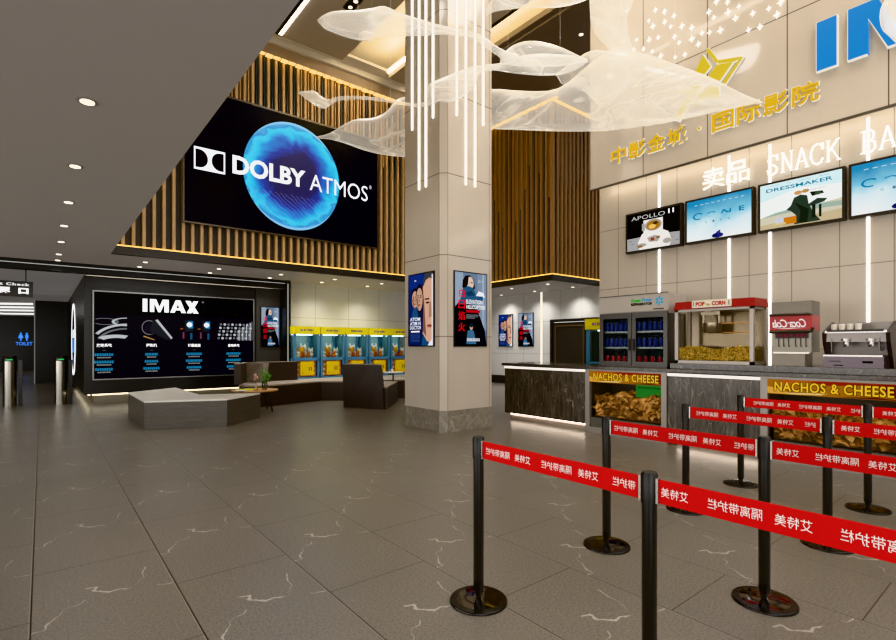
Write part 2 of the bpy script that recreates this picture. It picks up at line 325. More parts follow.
LOGO={'A':[(3.78,6.42),(3.74,6.4),(3.61,6.16),(3.63,6.1),(3.78,6.36)],'B':[(3.62,6.15),(3.25,6.05),(3.29,6.03),(3.36,6.02),(3.6,6.09)],'C':[(3.27,6.04),(3.23,6.03),(3.49,5.72),(3.54,5.75)],'D':[(3.84,6.34),(3.72,6.1),(3.83,6.01),(3.97,6.12)],'E':[(3.62,6.08),(3.38,6.02),(3.58,5.8),(3.76,5.95)],'F':[(4.24,5.9),(3.97,5.88),(3.83,5.82),(3.99,5.7),(4.13,5.55),(4.23,5.39),(4.34,5.46),(4.21,5.6),(4.1,5.76),(4.1,5.82)],'G':[(3.74,5.79),(3.6,5.71),(3.58,5.48),(3.77,5.6),(3.91,5.6),(4.01,5.53),(3.91,5.71)]}
# ================================================================== materials used in many places
m_low = mat('#8d8680', .6, noise=.03, nscale=2, glow=.30)  # self glow stands in for bounced light on the low ceiling
m_black = mat('#12110f', .35); m_dark = mat('#1d1b19', .3); m_steel = mat('#8f8a84', .28, metal=.9)
m_trim_grey = mat('#8d8780', .35, metal=.4)
m_led_warm = mat('#ffcf63', em=3.2); m_led_white = mat('#fff6ea', em=7); m_led_cool = mat('#ffffff', em=6)
m_led_cove = mat('#ffe9bd', em=26)
m_wood = wood_mat('slat_wood', '#a5825d', '#d3b286'); m_slatback = mat('#3b3632', .5, noise=.15, nscale=3); m_slatblue = mat('#39424c', .35, metal=.3)
m_slatdark = wood_mat('slat_wood_dark', '#7d5a3a', '#b08859')
m_cream = mat('#c9bda6', .55, glow=.12); m_raft = mat('#8f806b', .6, glow=.30); m_raftdark = mat('#5a4d40', .6, glow=.28); m_cornice = mat('#8a745c', .5, glow=.2)  # cream, rafts and cornice glow faintly in place of bounced light
m_beige = '#b5a896'
m_box = mat('#1c1b1a', .3, noise=.2, nscale=2)

def structure(o): o['kind'] = 'structure'; return o
def S(mb, name, mats, bevel=0): return structure(mb.build(name, mats, None, bevel))

# ================================================================== THE SETTING
S(MB().box(-9, 16, -4, 42, -.1, 0), 'floor', floor_mat())
# low ceiling around the double-height void (void: x 1.16..12.15, y -4..13.12)
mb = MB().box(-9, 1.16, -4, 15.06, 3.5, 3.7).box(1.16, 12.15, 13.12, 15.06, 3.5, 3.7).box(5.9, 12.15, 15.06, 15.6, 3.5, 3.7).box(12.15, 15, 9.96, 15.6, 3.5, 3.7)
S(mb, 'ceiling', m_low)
S(MB().box(-9, 5.9, 15.3, 22.6, 3.32, 3.5).box(-9, 5.9, 22, 42, 3.32, 3.5), 'ceiling', mat('#8a8683', .6, glow=.4)).name = 'ceiling_corridor'  # glow put into the material to brighten the corridor ceiling
# black edge of the void + lip
S(MB().box(1.16, 12.15, 13.0, 13.12, 3.5, 3.68).box(12.03, 12.15, 9.86, 13.0, 3.5, 3.68).box(12.15, 15, 9.86, 9.96, 3.5, 3.68), 'trim_1', mat('#241f1b', .4))
S(MB().box(1.16, 12.1, 13.06, 13.09, 3.70, 3.715).box(12.1, 12.125, 9.93, 13.06, 3.70, 3.715).box(12.1, 15, 9.91, 9.935, 3.70, 3.715), 'trim_2', m_led_warm)
# wall above the low ceiling on the left of the void
S(MB().box(.96, 1.16, -4, 13.3, 3.7, 10.0), 'wall_left_upper', m_cream)
# slatted walls
def slats(mb, a0, a1, fixed, axis, sign, z0, z1, per, w, dep, skip=None, dark=0):
    n = int((a1 - a0) / per); rnd = random.Random(int(a0 * 10))
    for k in range(n + 1):
        a = a0 + per * k + .0
        if a + w > a1: break
        tall = z1
        def bx(p0, p1, q0, q1, zz0, zz1, mi):
            if axis == 'x': mb.box(p0, p1, q0, q1, zz0, zz1, mi)
            else: mb.box(q0, q1, p0, p1, zz0, zz1, mi)
        bx(a, a + w, fixed, fixed + sign * dep, z0, tall, 0)
        # thinner grey-blue or tan insert between the battens, each to its own height
        kind = rnd.random(); c = a + w + (per - w) * .5
        top = z0 + (z1 - z0) * (.25 + .35 * (1 + sin(k * .55)) / 2 + .12 * rnd.random())
        if axis == 'y': bx(c - .05, c + .05, fixed, fixed + sign * dep * .35, z0, top, 2)
        bx(c - .014, c + .014, fixed, fixed + sign * dep * .7, top if axis == 'y' else z0 + (z1 - z0) * (.62 - .1 * rnd.random()), z1, 0 if kind > .4 else 2)
mb = MB().box(.9, 12.3, 13.2, 13.4, 3.68, 9.3, 1)
slats(mb, 1.36, 12.1, 13.2, 'x', -1, 3.73, 9.0, .2, .065, .1)
S(mb, 'wall_back', [m_wood, m_slatback, m_slatblue])
mb = MB().box(12.23, 12.4, 9.96, 13.4, 3.68, 9.3, 1).box(12.23, 15, 10.03, 10.2, 3.68, 9.3, 1)
slats(mb, 9.97, 13.1, 12.23, 'y', -1, 3.73, 9.0, .2, .065, .1)
slats(mb, 12.15, 15, 10.03, 'x', -1, 3.73, 9.0, .2, .075, .1)
S(mb, 'wall_far_box', [m_slatdark, m_slatback, m_slatblue])
# cornice and its glowing edge
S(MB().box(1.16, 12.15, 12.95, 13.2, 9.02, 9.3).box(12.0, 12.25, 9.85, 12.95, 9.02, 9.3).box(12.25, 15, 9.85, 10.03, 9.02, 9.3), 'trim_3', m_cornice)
mb = MB()
for k in range(52):
    mb.box(1.3 + k * .2, 1.46 + k * .2, 12.97, 13.08, 8.985 + .02 * (k % 2), 9.02)
for k in range(17): mb.box(12.03, 12.12, 9.75 + k * .2, 9.9 + k * .2, 8.985 + .02 * (k % 2), 9.02)
mb.box(12.1, 15, 9.86, 9.93, 8.99, 9.02)
S(mb, 'trim_4', m_led_warm)
# coffered ceiling of the void: slab, rafts, coves
S(MB().box(.96, 15, -4, 13.4, 9.95, 10.1), 'ceiling_void', mat('#cdbf9f', .6))
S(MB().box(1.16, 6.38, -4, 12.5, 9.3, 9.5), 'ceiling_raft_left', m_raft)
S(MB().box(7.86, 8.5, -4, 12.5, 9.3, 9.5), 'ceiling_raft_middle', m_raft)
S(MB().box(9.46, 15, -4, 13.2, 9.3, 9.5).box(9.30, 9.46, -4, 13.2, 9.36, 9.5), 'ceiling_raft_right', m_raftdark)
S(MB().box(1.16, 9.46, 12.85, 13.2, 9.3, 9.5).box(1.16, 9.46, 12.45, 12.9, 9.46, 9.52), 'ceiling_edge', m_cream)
S(MB().box(8.5, 8.62, -4, 12.5, 9.31, 9.6), 'trim_5', m_black)
S(MB().box(7.80, 7.86, -4, 12.45, 9.42, 9.5).box(8.62, 8.66, -4, 12.45, 9.42, 9.48).box(9.40, 9.46, -4, 12.9, 9.52, 9.58), 'trim_6', m_led_cove)
S(MB().box(4.58, 4.68, -4, 12.4, 9.27, 9.3), 'trim_7', m_led_white)
S(MB().box(4.50, 4.58, -4, 12.4, 9.25, 9.3), 'trim_8', m_black)

# snack wall, with 0.6 x 1.2 panels, and the glossy fascia over it
m_snack = panel_mat('snack_wall_panel', '#b4aa9d', 1, .6, 5.70, 1.2, .25, .010, .3, '#6a6054')
S(MB().box(9, 9.25, -4, 6.14, 0, 4.75), 'wall_right', m_snack)
m_fas = panel_mat('fascia_panel', '#bfb4a6', 1, 1.148, 4.93, 10, 6.41, .014, .09, '#5a5148')
S(MB().box(8.6, 8.66, -4, 6.09, 4.64, 9.3).box(8.66, 15, -4, 6.09, 4.76, 9.3), 'wall_right_fascia', m_fas)
S(MB().box(8.67, 8.72, -4, 6.05, 4.69, 4.755), 'trim_9', mat('#fff2dc', em=10))
S(MB().box(8.585, 8.6, -4, 6.09, 4.60, 4.64), 'trim_10', mat('#4c443b', .3))
# light slots in the snack wall
for k, y in enumerate((4.84, 3.61, 3.0, 1.78, .55, -.05)):
    S(MB().box(8.985, 9.0, y - .018, y + .018, 1.2, 4.7), 'trim_%d' % (11 + k), mat('#fffdf8', em=3))
# white tiled walls under the low ceiling
m_wt = panel_mat('white_tile_x', '#c9c8c6', 0, 1.2, 6.95, 1.2, 1.2, .012, .3, '#8f877b')
S(MB().box(5.9, 15, 15.5, 15.7, 0, 3.7), 'wall_back_tiled', m_wt)
m_wt2 = panel_mat('white_tile_y', '#cccac6', 1, .9, 12.4, 1.2, 1.2, .012, .3, '#8f877b')
S(MB().box(14.5, 14.7, 12.0, 15.5, 0, 3.6).box(14.5, 14.7, 5.5, 12.0, 2.45, 3.6).box(14.5, 14.7, 5.5, 8.6, 0, 2.45), 'wall_far_tiled', m_wt2)
S(MB().box(14.47, 14.5, 12.0, 15.5, 0, .32), 'baseboard_far', mat('#1d1916', .3))
S(MB().box(14.485, 14.5, 12.38, 12.42, .32, 3.5), 'trim_17', mat('#fff6e6', em=2.5))
# black beam and portal frame in front of the screen box
S(MB().box(-9, 5.9, 15.06, 15.3, 3.27, 3.52), 'trim_18', m_black)
S(MB().box(5.78, 5.93, 15.0, 15.6, 0, 3.52), 'trim_19', m_black)
S(MB().box(-9, 5.78, 15.045, 15.06, 3.40, 3.415).box(5.83, 5.85, 14.985, 15.0, 0, 3.4), 'trim_20', mat('#d8d8d4', em=.7))
# cove light over the screen box
S(MB().box(.9, 5.7, 15.9, 15.95, 3.30, 3.315), 'trim_21', mat('#fff1d8', em=5))
# corridor
S(MB().box(-.2, .83, 26, 26.2, 0, 3.32).box(.83, .95, 22.6, 26.2, 0, 3.3), 'wall_corridor', mat('#191817', .3))
S(MB().box(-.24, -.2, 25.95, 26.2, 0, 3.32), 'trim_22', mat('#9a9a98', em=.5))
S(MB().box(-9, 3, 40, 40.2, 0, 3.32), 'wall_corridor_end', mat('#141414', .25))
S(MB().box(-9, -8.8, -4, 42, 0, 3.5), 'wall_left', mat('#8c857c', .5))
mb = MB()
for k, y in enumerate((27.5, 30, 32.6, 36)):
    mb.tube([(-7, y + 1.2, 3.28), (-3.2, y - .5 * (k % 2), 3.28), (-1.6, y + .9, 3.28), (-.3, y + .2, 3.28)], .04, 6)
S(mb, 'trim_23', mat('#e8e8e4', em=1.6))

# double door in the far wall
d = structure(MB().box(14.42, 14.55, 10.22, 11.94, 2.36, 2.46).box(14.42, 14.55, 11.84, 11.94, 0, 2.36).box(14.42, 14.55, 8.6, 8.75, 0, 2.46).box(14.42, 14.55, 8.75, 10.3, 2.36, 2.46).build('door_1', mat('#1b1917', .35)))
for y0, y1 in ((10.35, 11.84), (8.75, 10.33)):
    lf = MB().box(14.46, 14.52, y0, y1, 0, 2.34).build('door_leaf', mat('#2b2723', .4), d)
    MB().box(14.43, 14.46, y0 + .12, y0 + .16, .1, 2.22).box(14.43, 14.46, y1 - .16, y1 - .12, .1, 2.22).box(14.43, 14.46, y0 + .12, y1 - .12, 2.2, 2.24).build('inner_frame', mat('#6d5a45', .35, metal=.5), lf)
    yy = y0 + .06 if y0 > 10 else y1 - .06
    MB().tube([(14.38, yy, .9), (14.38, yy, 1.35)], .018).build('handle', mat('#2c1e14', .3, metal=.8), lf)

# ================================================================== SCREEN BOX with the big menu wall
t = thing('screen_box', 'black clad freestanding volume behind the grey bench, carrying the wide cinema screen', 'feature wall', (.82, 15.5, 0))
MB().box(.82, 5.78, 15.5, 22.5, .28, 3.27).build('black_cladding', m_box, t)
MB().box(1.05, 5.78, 15.75, 22.2, 0, .28).build('plinth', mat('#6f6b62', .3), t)
MB().box(1.0, 5.7, 15.62, 15.66, .24, .275).box(.92, .96, 15.7, 22.3, .24, .275).build('plinth_light', mat('#fff0d0', em=3.2), t)
MB().box(5.02, 5.035, 15.485, 15.5, .28, 3.27).box(.82, 5.78, 15.49, 15.5, 2.98, 2.99).build('panel_joint', m_black, t)
MB().box(5.04, 5.78, 15.475, 15.5, .28, 3.27).build('grey_panel', mat('#3f3d3a', .35), t)

t = thing('display_screen', 'wide black wall display reading IMAX above four equipment pictures', 'screen', (1.0, 15.4, .65))
MB().box(.99, 4.96, 15.38, 15.49, .64, 2.9).build('frame', mat('#8a8a88', .3, metal=.6), t)
c = Canvas((1.02, 15.38, .67), (1, 0, 0), (0, 0, 1), 3.91, 2.2)
B = lambda h, e=1.0: mat(h, .25, em=e, spec=.08)
c.rect(0, 0, 1, 1, B('#08060e')); c.rect(0, .745, 1, 1, B('#020203'))
X = lambda x: (x - 1.02) / 3.91
# heavy wide letters I M A X
IMAX_PARTS = [[(0, 0), (.08, 0), (.08, 1), (0, 1)],
    [(.125, 0), (.20, 0), (.20, .68), (.27, 0), (.31, 0), (.38, .68), (.38, 0), (.46, 0), (.46, 1), (.35, 1), (.292, .40), (.235, 1), (.125, 1)],
    [(.485, 0), (.565, 0), (.59, .2), (.67, .2), (.695, 0), (.775, 0), (.675, 1), (.585, 1)],
    [(.765, 1), (.86, 1), (1.02, 0), (.915, 0)], [(.79, 0), (.875, 0), (1.01, 1), (.92, 1)]]
def letters2(c, u0, v0, w, h, m, hole):
    for k, pts in enumerate(IMAX_PARTS): c.poly([(u0 + w * a, v0 + h * b) for a, b in pts], m, 40 + k)
    c.poly([(u0 + w * .60, v0 + h * .37), (u0 + w * .65, v0 + h * .37), (u0 + w * .625, v0 + h * .72)], hole, 46)
letters2(c, X(2.07), .79, .34, .155, B('#f4f4f4', 1.6), B('#020203')); c.L = 47
c.text('TM', X(3.5), .925, X(3.56), .945, B('#cccccc'))
for x0, x1 in ((1.02, 1.75), (1.78, 2.80), (2.83, 3.84), (3.87, 4.93)):
    c.rect(X(x0), .445, X(x1), .735, B('#0c0910'), 48)
c.L = 49
W_ = B('#6d6f73'); W2 = B('#b9bcc0'); W3 = B('#2c2c30')
def arc(cu, cv, ru, rv, t_, m, u0, u1, v0, v1):
    # a curved band kept inside its picture window
    c.L += 1; i_ = c.mi(m)
    for k in range(60):
        pp = [(cu + ru * q * cos(2 * pi * a_ / 60), cv + rv * q * sin(2 * pi * a_ / 60)) for a_, q in ((k, 1), (k + 1, 1), (k + 1, 1 - t_), (k, 1 - t_))]
        if all(u0 <= x_ <= u1 and v0 <= y_ <= v1 for x_, y_ in pp): c.mb.add([c.pt(x_, y_, c.L) for x_, y_ in pp], [(0, 1, 2, 3)], i_)
w0 = (X(1.02), X(1.75), .445, .735)
arc(X(1.72), .40, .20, .24, .10, W2, *w0); arc(X(1.72), .40, .17, .19, .10, W_, *w0); arc(X(1.25), .66, .075, .04, .2, W_, *w0); arc(X(1.72), .66, .085, .05, .2, W2, *w0); arc(X(1.5), .38, .155, .13, .3, W2, *w0)
c.ring(X(2.22), .60, .045, .09, .14, W_, 30); c.ell(X(2.25), .59, .035, .07, B('#1d1b24')); c.poly([(X(2.30), .69), (X(2.42), .71), (X(2.76), .47), (X(2.76), .45), (X(2.62), .45), (X(2.24), .56)], W3); c.poly([(X(2.36), .69), (X(2.42), .70), (X(2.77), .48), (X(2.74), .46)], W2); c.poly([(X(2.1), .50), (X(2.35), .455), (X(2.33), .45), (X(2.08), .49)], B('#c09a66'))
for x in (3.16, 3.60):
    c.rect(X(x - .09), .56, X(x + .12), .70, W3); c.rect(X(x), .60, X(x + .12), .69, B('#2d7fae')); c.ell(X(x + .03), .645, .018, .03, B('#dfe9f2', 1.5)); c.rect(X(x - .14), .47, X(x - .10), .55, B('#7d4a62')); c.rect(X(x + .05), .46, X(x + .1), .54, B('#32587a')); c.rect(X(x - .2), .585, X(x - .13), .6, B('#8a5b3c'))
for r in range(5):
    for k in range(9):
        c.ell(X(3.95) + k * .027 + r * .004, .48 + r * .045, .010, .017, W2 if (k + r) % 2 else W_, 60 + r, 8)
for k in range(9): c.rect(X(4.45) + k * .0135, .45, X(4.45) + k * .0135 + .007, .58 + .016 * k, W2 if k % 2 else W_, 66)
c.L = 70
for s_, xa, xb in (('放映系统', 1.07, 1.39), ('摄影机', 2.15, 2.40), ('银幕画面', 3.15, 3.47), ('音响系统', 4.20, 4.52)):
    c.text(s_, X(xa), .365, X(xb), .405, B('#ffffff', 1.3), bold=.03)
    m_ = (xa + xb) / 2; c.rect(X(m_ - .04), .325, X(m_ + .04), .33, B('#777777'))
    for q in range(3):
        wd = (.2, .21, .19)[q] * (1.0 if s_ != '摄影机' or q == 2 else .75); y = .265 - q * .085
        c.blocks(X(m_ - wd), y, X(m_ + wd), y + .026, 8, B('#3f9cd0', .9)); c.blocks(X(m_ - wd * .75), y - .028, X(m_ + wd * .75), y - .013, 10, B('#b0b0b0', .8))
c.build('picture', t)

def ring_sign():
    t = thing('ring_sign', 'round white-rimmed film reel sign on the side of the black volume', 'sign', (.8, 20.6, 1.72))
    mb = MB()
    mb.lathe((.80, 20.6, 1.72), [(1.17, 0), (1.17, .015), (1.07, .015), (1.07, 0), (1.17, 0)], 48, axis='x', caps=False)
    mb.build('light_ring', mat('#ffffff', em=1.6), t)
    c = Canvas((.812, 21.6, .72), (0, -1, 0), (0, 0, 1), 2, 2)
    c.ell(.5, .5, .53, .53, B('#0b0b0d')); c.rect(.05, .28, .95, .50, B('#2f7fc8', 1.2)); c.rect(.1, .52, .9, .66, B('#dfe8f0', 1.0)); c.rect(.2, .12, .8, .22, B('#28558c'))
    c.build('disc_face', t)
ring_sign()

# ================================================================== posters
def face(c, cu, cv, ru, rv, l0):
    sk = B('#c49a84'); sh = B('#8d6a5b'); hr = B('#1a1614')
    c.L = l0; c.ell(cu, cv + rv * .1, ru * 1.12, rv * 1.1, hr); c.ell(cu, cv - rv * .08, ru, rv * .95, sk)
    c.poly([(cu - ru * .98, cv), (cu - ru * .5, cv - rv * .9), (cu - ru * .2, cv - rv), (cu - ru * .45, cv)], sh)
    for s in (-1, 1):
        c.ell(cu + s * ru * .42, cv + rv * .1, ru * .2, rv * .06, hr); c.rect(cu + s * ru * .42 - ru * .24, cv + rv * .22, cu + s * ru * .42 + ru * .24, cv + rv * .28, hr)
    c.poly([(cu - ru * .1, cv), (cu + ru * .1, cv), (cu + ru * .18, cv - rv * .3), (cu - ru * .16, cv - rv * .3)], sh); c.ell(cu, cv - rv * .55, ru * .32, rv * .06, B('#7a3f3a'))
def poster_blue(O, R, w, h, label, group):
    c = Canvas(O, R, (0, 0, 1), w, h); N = c.N
    t = thing('film_poster', label, 'poster', O, group)
    a = Vector(O) - c.R * .02 - c.N * .03 - Vector((0, 0, .02)); b = Vector(O) + c.R * (w + .02) + Vector((0, 0, h + .02)) - c.N * .002
    MB().box(a.x, b.x, a.y, b.y, a.z, b.z).build('frame', m_black, t)
    c.em = 1; c.rect(0, 0, 1, 1, B('#16245e')); c.rect(0, .8, .62, 1, B('#1d2f78')); c.rect(0, 0, .6, .25, B('#0e1a4c'))
    c.poly([(.3, .55), (.5, .75), (.62, .9), (.62, .3), (.3, .45)], B('#1b2138'))
    face(c, .27, .66, .13, .13, 6); c.poly([(.1, .35), (.2, .52), (.34, .55), (.44, .36)], B('#33507a')); face(c, .46, .66, .13, .17, 20)
    c.L = 32
    sk = B('#cfa58f'); sh = B('#7f5d51'); hr = B('#4a4a50')
    c.poly([(.60, .15), (.62, .55), (.60, .8), (.66, .93), (.78, 1.0), (1, 1.0), (1, .02), (.85, .04), (.7, .08)], sk)
    c.poly([(.60, .88), (.68, 1), (1, 1), (1, .9), (.86, .93), (.72, .90), (.63, .82)], hr)
    c.poly([(.60, .2), (.62, .55), (.60, .8), (.66, .6), (.70, .35), (.74, .12)], sh)
    c.rect(.68, .63, .86, .65, B('#2c211d')); c.ell(.79, .59, .07, .013, B('#201a18')); c.poly([(.86, .6), (.92, .6), (.98, .40), (.84, .38)], B('#a97e6b')); c.ell(.88, .27, .11, .018, B('#7c423c')); c.ell(.88, .255, .09, .01, B('#b06a60'))
    c.rect(.955, 0, 1, .97, B('#e9e4e2')); c.poly([(.56, 0), (.62, .16), (.8, .04), (.86, 0)], B('#2b4e78')); c.poly([(.8, 0), (.86, .04), (1, .1), (1, 0)], B('#e6e8ee'))
    w1 = B('#e6ecf8', 1.1)
    c.text('ATOM', .08, .345, .50, .395, w1, bold=.02); c.text('ATIM N', .08, .285, .52, .335, w1, bold=.02); c.text('DOCTOR', .08, .225, .54, .275, w1, bold=.02)
    c.rect(.12, .185, .48, .205, B('#ffffff')); 
    for q in range(7): c.blocks(.1, .05 + q * .018, .5, .058 + q * .018, 9, B('#5d6ea8'))
    c.text('R', .28, .90, .36, .925, w1)
    c.build('print', t)
def poster_dark(O, R, w, h, label, group):
    c = Canvas(O, R, (0, 0, 1), w, h); t = thing('film_poster', label, 'poster', O, group)
    a = Vector(O) - c.R * .02 - c.N * .03 - Vector((0, 0, .02)); b = Vector(O) + c.R * (w + .02) + Vector((0, 0, h + .02)) - c.N * .002
    MB().box(a.x, b.x, a.y, b.y, a.z, b.z).build('frame', m_black, t)
    c.rect(0, 0, 1, 1, B('#6d7f96')); c.rect(.0, .55, .25, 1, B('#94a2b4')); c.rect(.7, .2, 1, 1, B('#7f8fa4')); c.rect(.86, .1, .92, 1, B('#9eabbc'))
    c.poly([(0, 0), (0, .52), (.12, .60), (.3, .62), (.7, .5), (.95, .2), (1, 0)], B('#07070a'))
    c.poly([(.24, .9), (.32, .96), (.46, .97), (.58, .92), (.62, .8), (.56, .76), (.3, .76), (.22, .8)], B('#15110f')); c.ell(.47, .86, .11, .09, B('#d9bfb0')); c.poly([(.30, .95), (.42, .96), (.40, .84), (.3, .78)], B('#15110f')); c.ell(.52, .87, .03, .009, B('#1c1515'))
    c.poly([(.18, .66), (.24, .78), (.40, .82), (.56, .80), (.64, .72), (.66, .6), (.3, .56), (.12, .58)], B('#34597a')); c.poly([(.3, .72), (.5, .76), (.62, .7), (.4, .68)], B('#1e3a55')); c.poly([(.66, .7), (.74, .76), (.9, .74), (.94, .68), (.7, .66)], B('#eef2f6')); c.rect(.66, .62, .88, .69, B('#27527c'))
    red = B('#d41c24', 1.2)
    for k, ch in enumerate('白日焰火'): c.text(ch, .10 if k else .12, .60 - k * .155 + .06, .30, .60 - k * .155 + .175, red, bold=.006)
    wt = B('#e8e8ea'); c.text('ELEVATION', .34, .575, .86, .635, wt, bold=.03); c.text('HELICOPTERE', .34, .505, .95, .56, wt, bold=.03)
    c.rect(.34, .455, .78, .49, B('#b01a22'))
    for q in range(3): c.blocks(.34, .415 - q * .022, .82 - .1 * q, .43 - q * .022, 12, B('#8d8f94'))
    c.ell(.50, .255, .05, .045, B('#c9a48f')); c.ell(.50, .28, .055, .03, B('#1b2430')); c.poly([(.34, .02), (.38, .2), (.48, .22), (.58, .2), (.66, .02)], B('#4c6f8e'))
    c.blocks(.36, .06, .78, .10, 9, wt); c.text('2014', .70, .88, .88, .915, B('#c8d0da'))
    c.build('print', t)
poster_blue((5.33, 7.765, 1.51), (0, -1, 0), .76, 1.29, 'blue film poster with a large half face, on the left face of the column', 'p1')
poster_dark((5.60, 6.74, 1.51), (1, 0, 0), .75, 1.29, 'dark film poster with red vertical characters, on the right face of the column', 'p2')
poster_dark((5.19, 15.44, 1.48), (1, 0, 0), .54, 1.2, 'small dark film poster with red characters beside the wide black display', 'p3')
poster_blue((14.47, 14.62, 1.5), (0, -1, 0), .75, 1.25, 'blue film poster on the far white tiled wall, left of the two there', 'p4')
poster_dark((14.47, 13.54, 1.5), (0, -1, 0), .75, 1.25, 'dark film poster on the far white tiled wall beside the thin light line', 'p5')
for o in bpy.data.objects:
    if o.get('group', '') in ('p1', 'p2', 'p3', 'p4', 'p5'): del o['group']

# ================================================================== COLUMN
colm = panel_mat('column_panel', '#b6aca0', 2, 10, 99, 1.412, 1.66, .012, .12, '#5f564c')
t = thing('column', 'tall square stone clad column with chamfered corner in the middle of the hall', 'column', (5.9, 7.3, 0))
def colpoly(g=0): return [(5.35 - g, 6.86 - g), (5.45 - g, 6.76 - g), (6.5 + g, 6.76 - g), (6.5 + g, 7.92 + g), (5.35 - g, 7.92 + g)]
MB().prism(colpoly(), .38, 9.4).build('stone_cladding', colm, t)
MB().prism(colpoly(.008), 0, .38).build('stone_base', marble('column_base_stone', '#6a645b', '#8b857b', '#a8a196', (1, 1, 1), .35, 2.5, .015, 14), t)
MB().box(5.347, 5.352, 6.86, 6.866, 0, 9.3).box(5.452, 5.458, 6.757, 6.762, 0, 9.3).box(6.44, 6.445, 6.757, 6.762, 0, 9.3).build('vertical_joint', mat('#4f473e', .4), t)
lt = mat('#fffaf2', em=4)
for y, z in ((7.67, 5.5), (7.45, 4.34), (7.24, 4.34), (7.03, 5.5)):
    MB().box(5.325, 5.35, y - .008, y + .008, z, 9.3).build('light_tube', lt, t)
for x, z in ((5.65, 5.53), (5.86, 4.36), (6.08, 4.37), (6.28, 5.53)):
    MB().box(x - .008, x + .008, 6.735, 6.76, z, 9.3).build('light_tube', lt, t)

# ================================================================== DOLBY SCREEN
t = thing('display_screen', 'huge black wall display reading DOLBY ATMOS over a glowing blue ring', 'screen', (5.2, 13.05, 4.4))
MB().box(2.56, 7.84, 13.03, 13.098, 4.40, 7.66).build('frame', mat('#5a524a', .3, metal=.6), t)
c = Canvas((2.60, 13.03, 4.44), (1, 0, 0), (0, 0, 1), 5.2, 3.17); c.rect(0, 0, 1, 1, B('#020108', 1)); 
def orb_mat():
    m, nt, b = nodes('blue_orb'); v, s = xyz(nt)
    x = M(nt, 'SUBTRACT', s[0], .04); z = M(nt, 'SUBTRACT', s[2], 1.62)
    r = M(nt, 'DIVIDE', M(nt, 'SQRT', M(nt, 'ADD', M(nt, 'MULTIPLY', x, x), M(nt, 'MULTIPLY', z, z))), 1.40)
    n = noise(nt, vmap(nt, v, (1, 1, 1.6), rot=(0, .6, 0)), .8, 3, .5, 2.0)
    rr = M(nt, 'ADD', r, M(nt, 'MULTIPLY', M(nt, 'SUBTRACT', n, .5), .5))
    c = ramp(nt, rr, [(0, '#08063a'), (.42, '#0a0d52'), (.58, '#0d2f96'), (.70, '#0f74c4'), (.80, '#17b4de'), (.88, '#35c8e8'), (.94, '#1486c4'), (1.0, '#3f9cd0')])
    rim = M(nt, 'MULTIPLY', M(nt, 'GREATER_THAN', r, .965), .6)
    c = mixc(nt, rim, c, '#9fd4ee')
    w = nt.nodes.new('ShaderNodeTexWave'); w.inputs['Scale'].default_value = 3.5; w.inputs['Distortion'].default_value = 5; w.inputs['Detail'].default_value = 3
    nt.links.new(vmap(nt, v, rot=(0, .9, 0)), w.inputs['Vector'])
    c = mixc(nt, M(nt, 'MULTIPLY', M(nt, 'GREATER_THAN', w.outputs[1], .82), M(nt, 'MULTIPLY', M(nt, 'LESS_THAN', z, -.5), .25)), c, '#8a8ad8')
    b.inputs['Base Color'].default_value = (0, 0, 0, 1); nt.links.new(c, b.inputs['Emission Color']); b.inputs['Emission Strength'].default_value = 1.15
    return m
XX = lambda x: (x - 2.6) / 5.2
ZZ = lambda z: (z - 4.44) / 3.17
c.ell(XX(5.24), ZZ(6.02), 1.32 / 5.2, 1.42 / 3.17, orb_mat(), n=64)
wh = B('#f1f2f4', 1.3)
a, b_, z0, z1 = XX(2.80), XX(3.50), ZZ(5.70), ZZ(6.24)
c.rect(a, z0, b_, z1, wh); bk = B('#020108')
def dshape(u0, u1, flip, m):
    pts = [(0, 0), (.25, 0)] + [(.25 + .62 * sin(t_ * pi / 12), .5 - .5 * cos(t_ * pi / 12)) for t_ in range(1, 12)] + [(.25, 1), (0, 1)]
    if flip: pts = [(1 - p, q) for p, q in pts]
    c.poly([(u0 + (u1 - u0) * p, z0 + (z1 - z0) * (.1 + .8 * q)) for p, q in pts], m)
mid = (a + b_) / 2; g = (b_ - a) * .05
dshape(a + g, mid, False, bk); dshape(mid, b_ - g, True, bk)
c.text('DOLBY', XX(3.67), ZZ(5.77), XX(5.56), ZZ(6.24), wh, bold=.035); c.text('ATMOS', XX(5.68), ZZ(5.75), XX(7.48), ZZ(6.20), wh); c.text('®', XX(7.53), ZZ(6.14), XX(7.61), ZZ(6.25), wh)
c.build('picture', t)
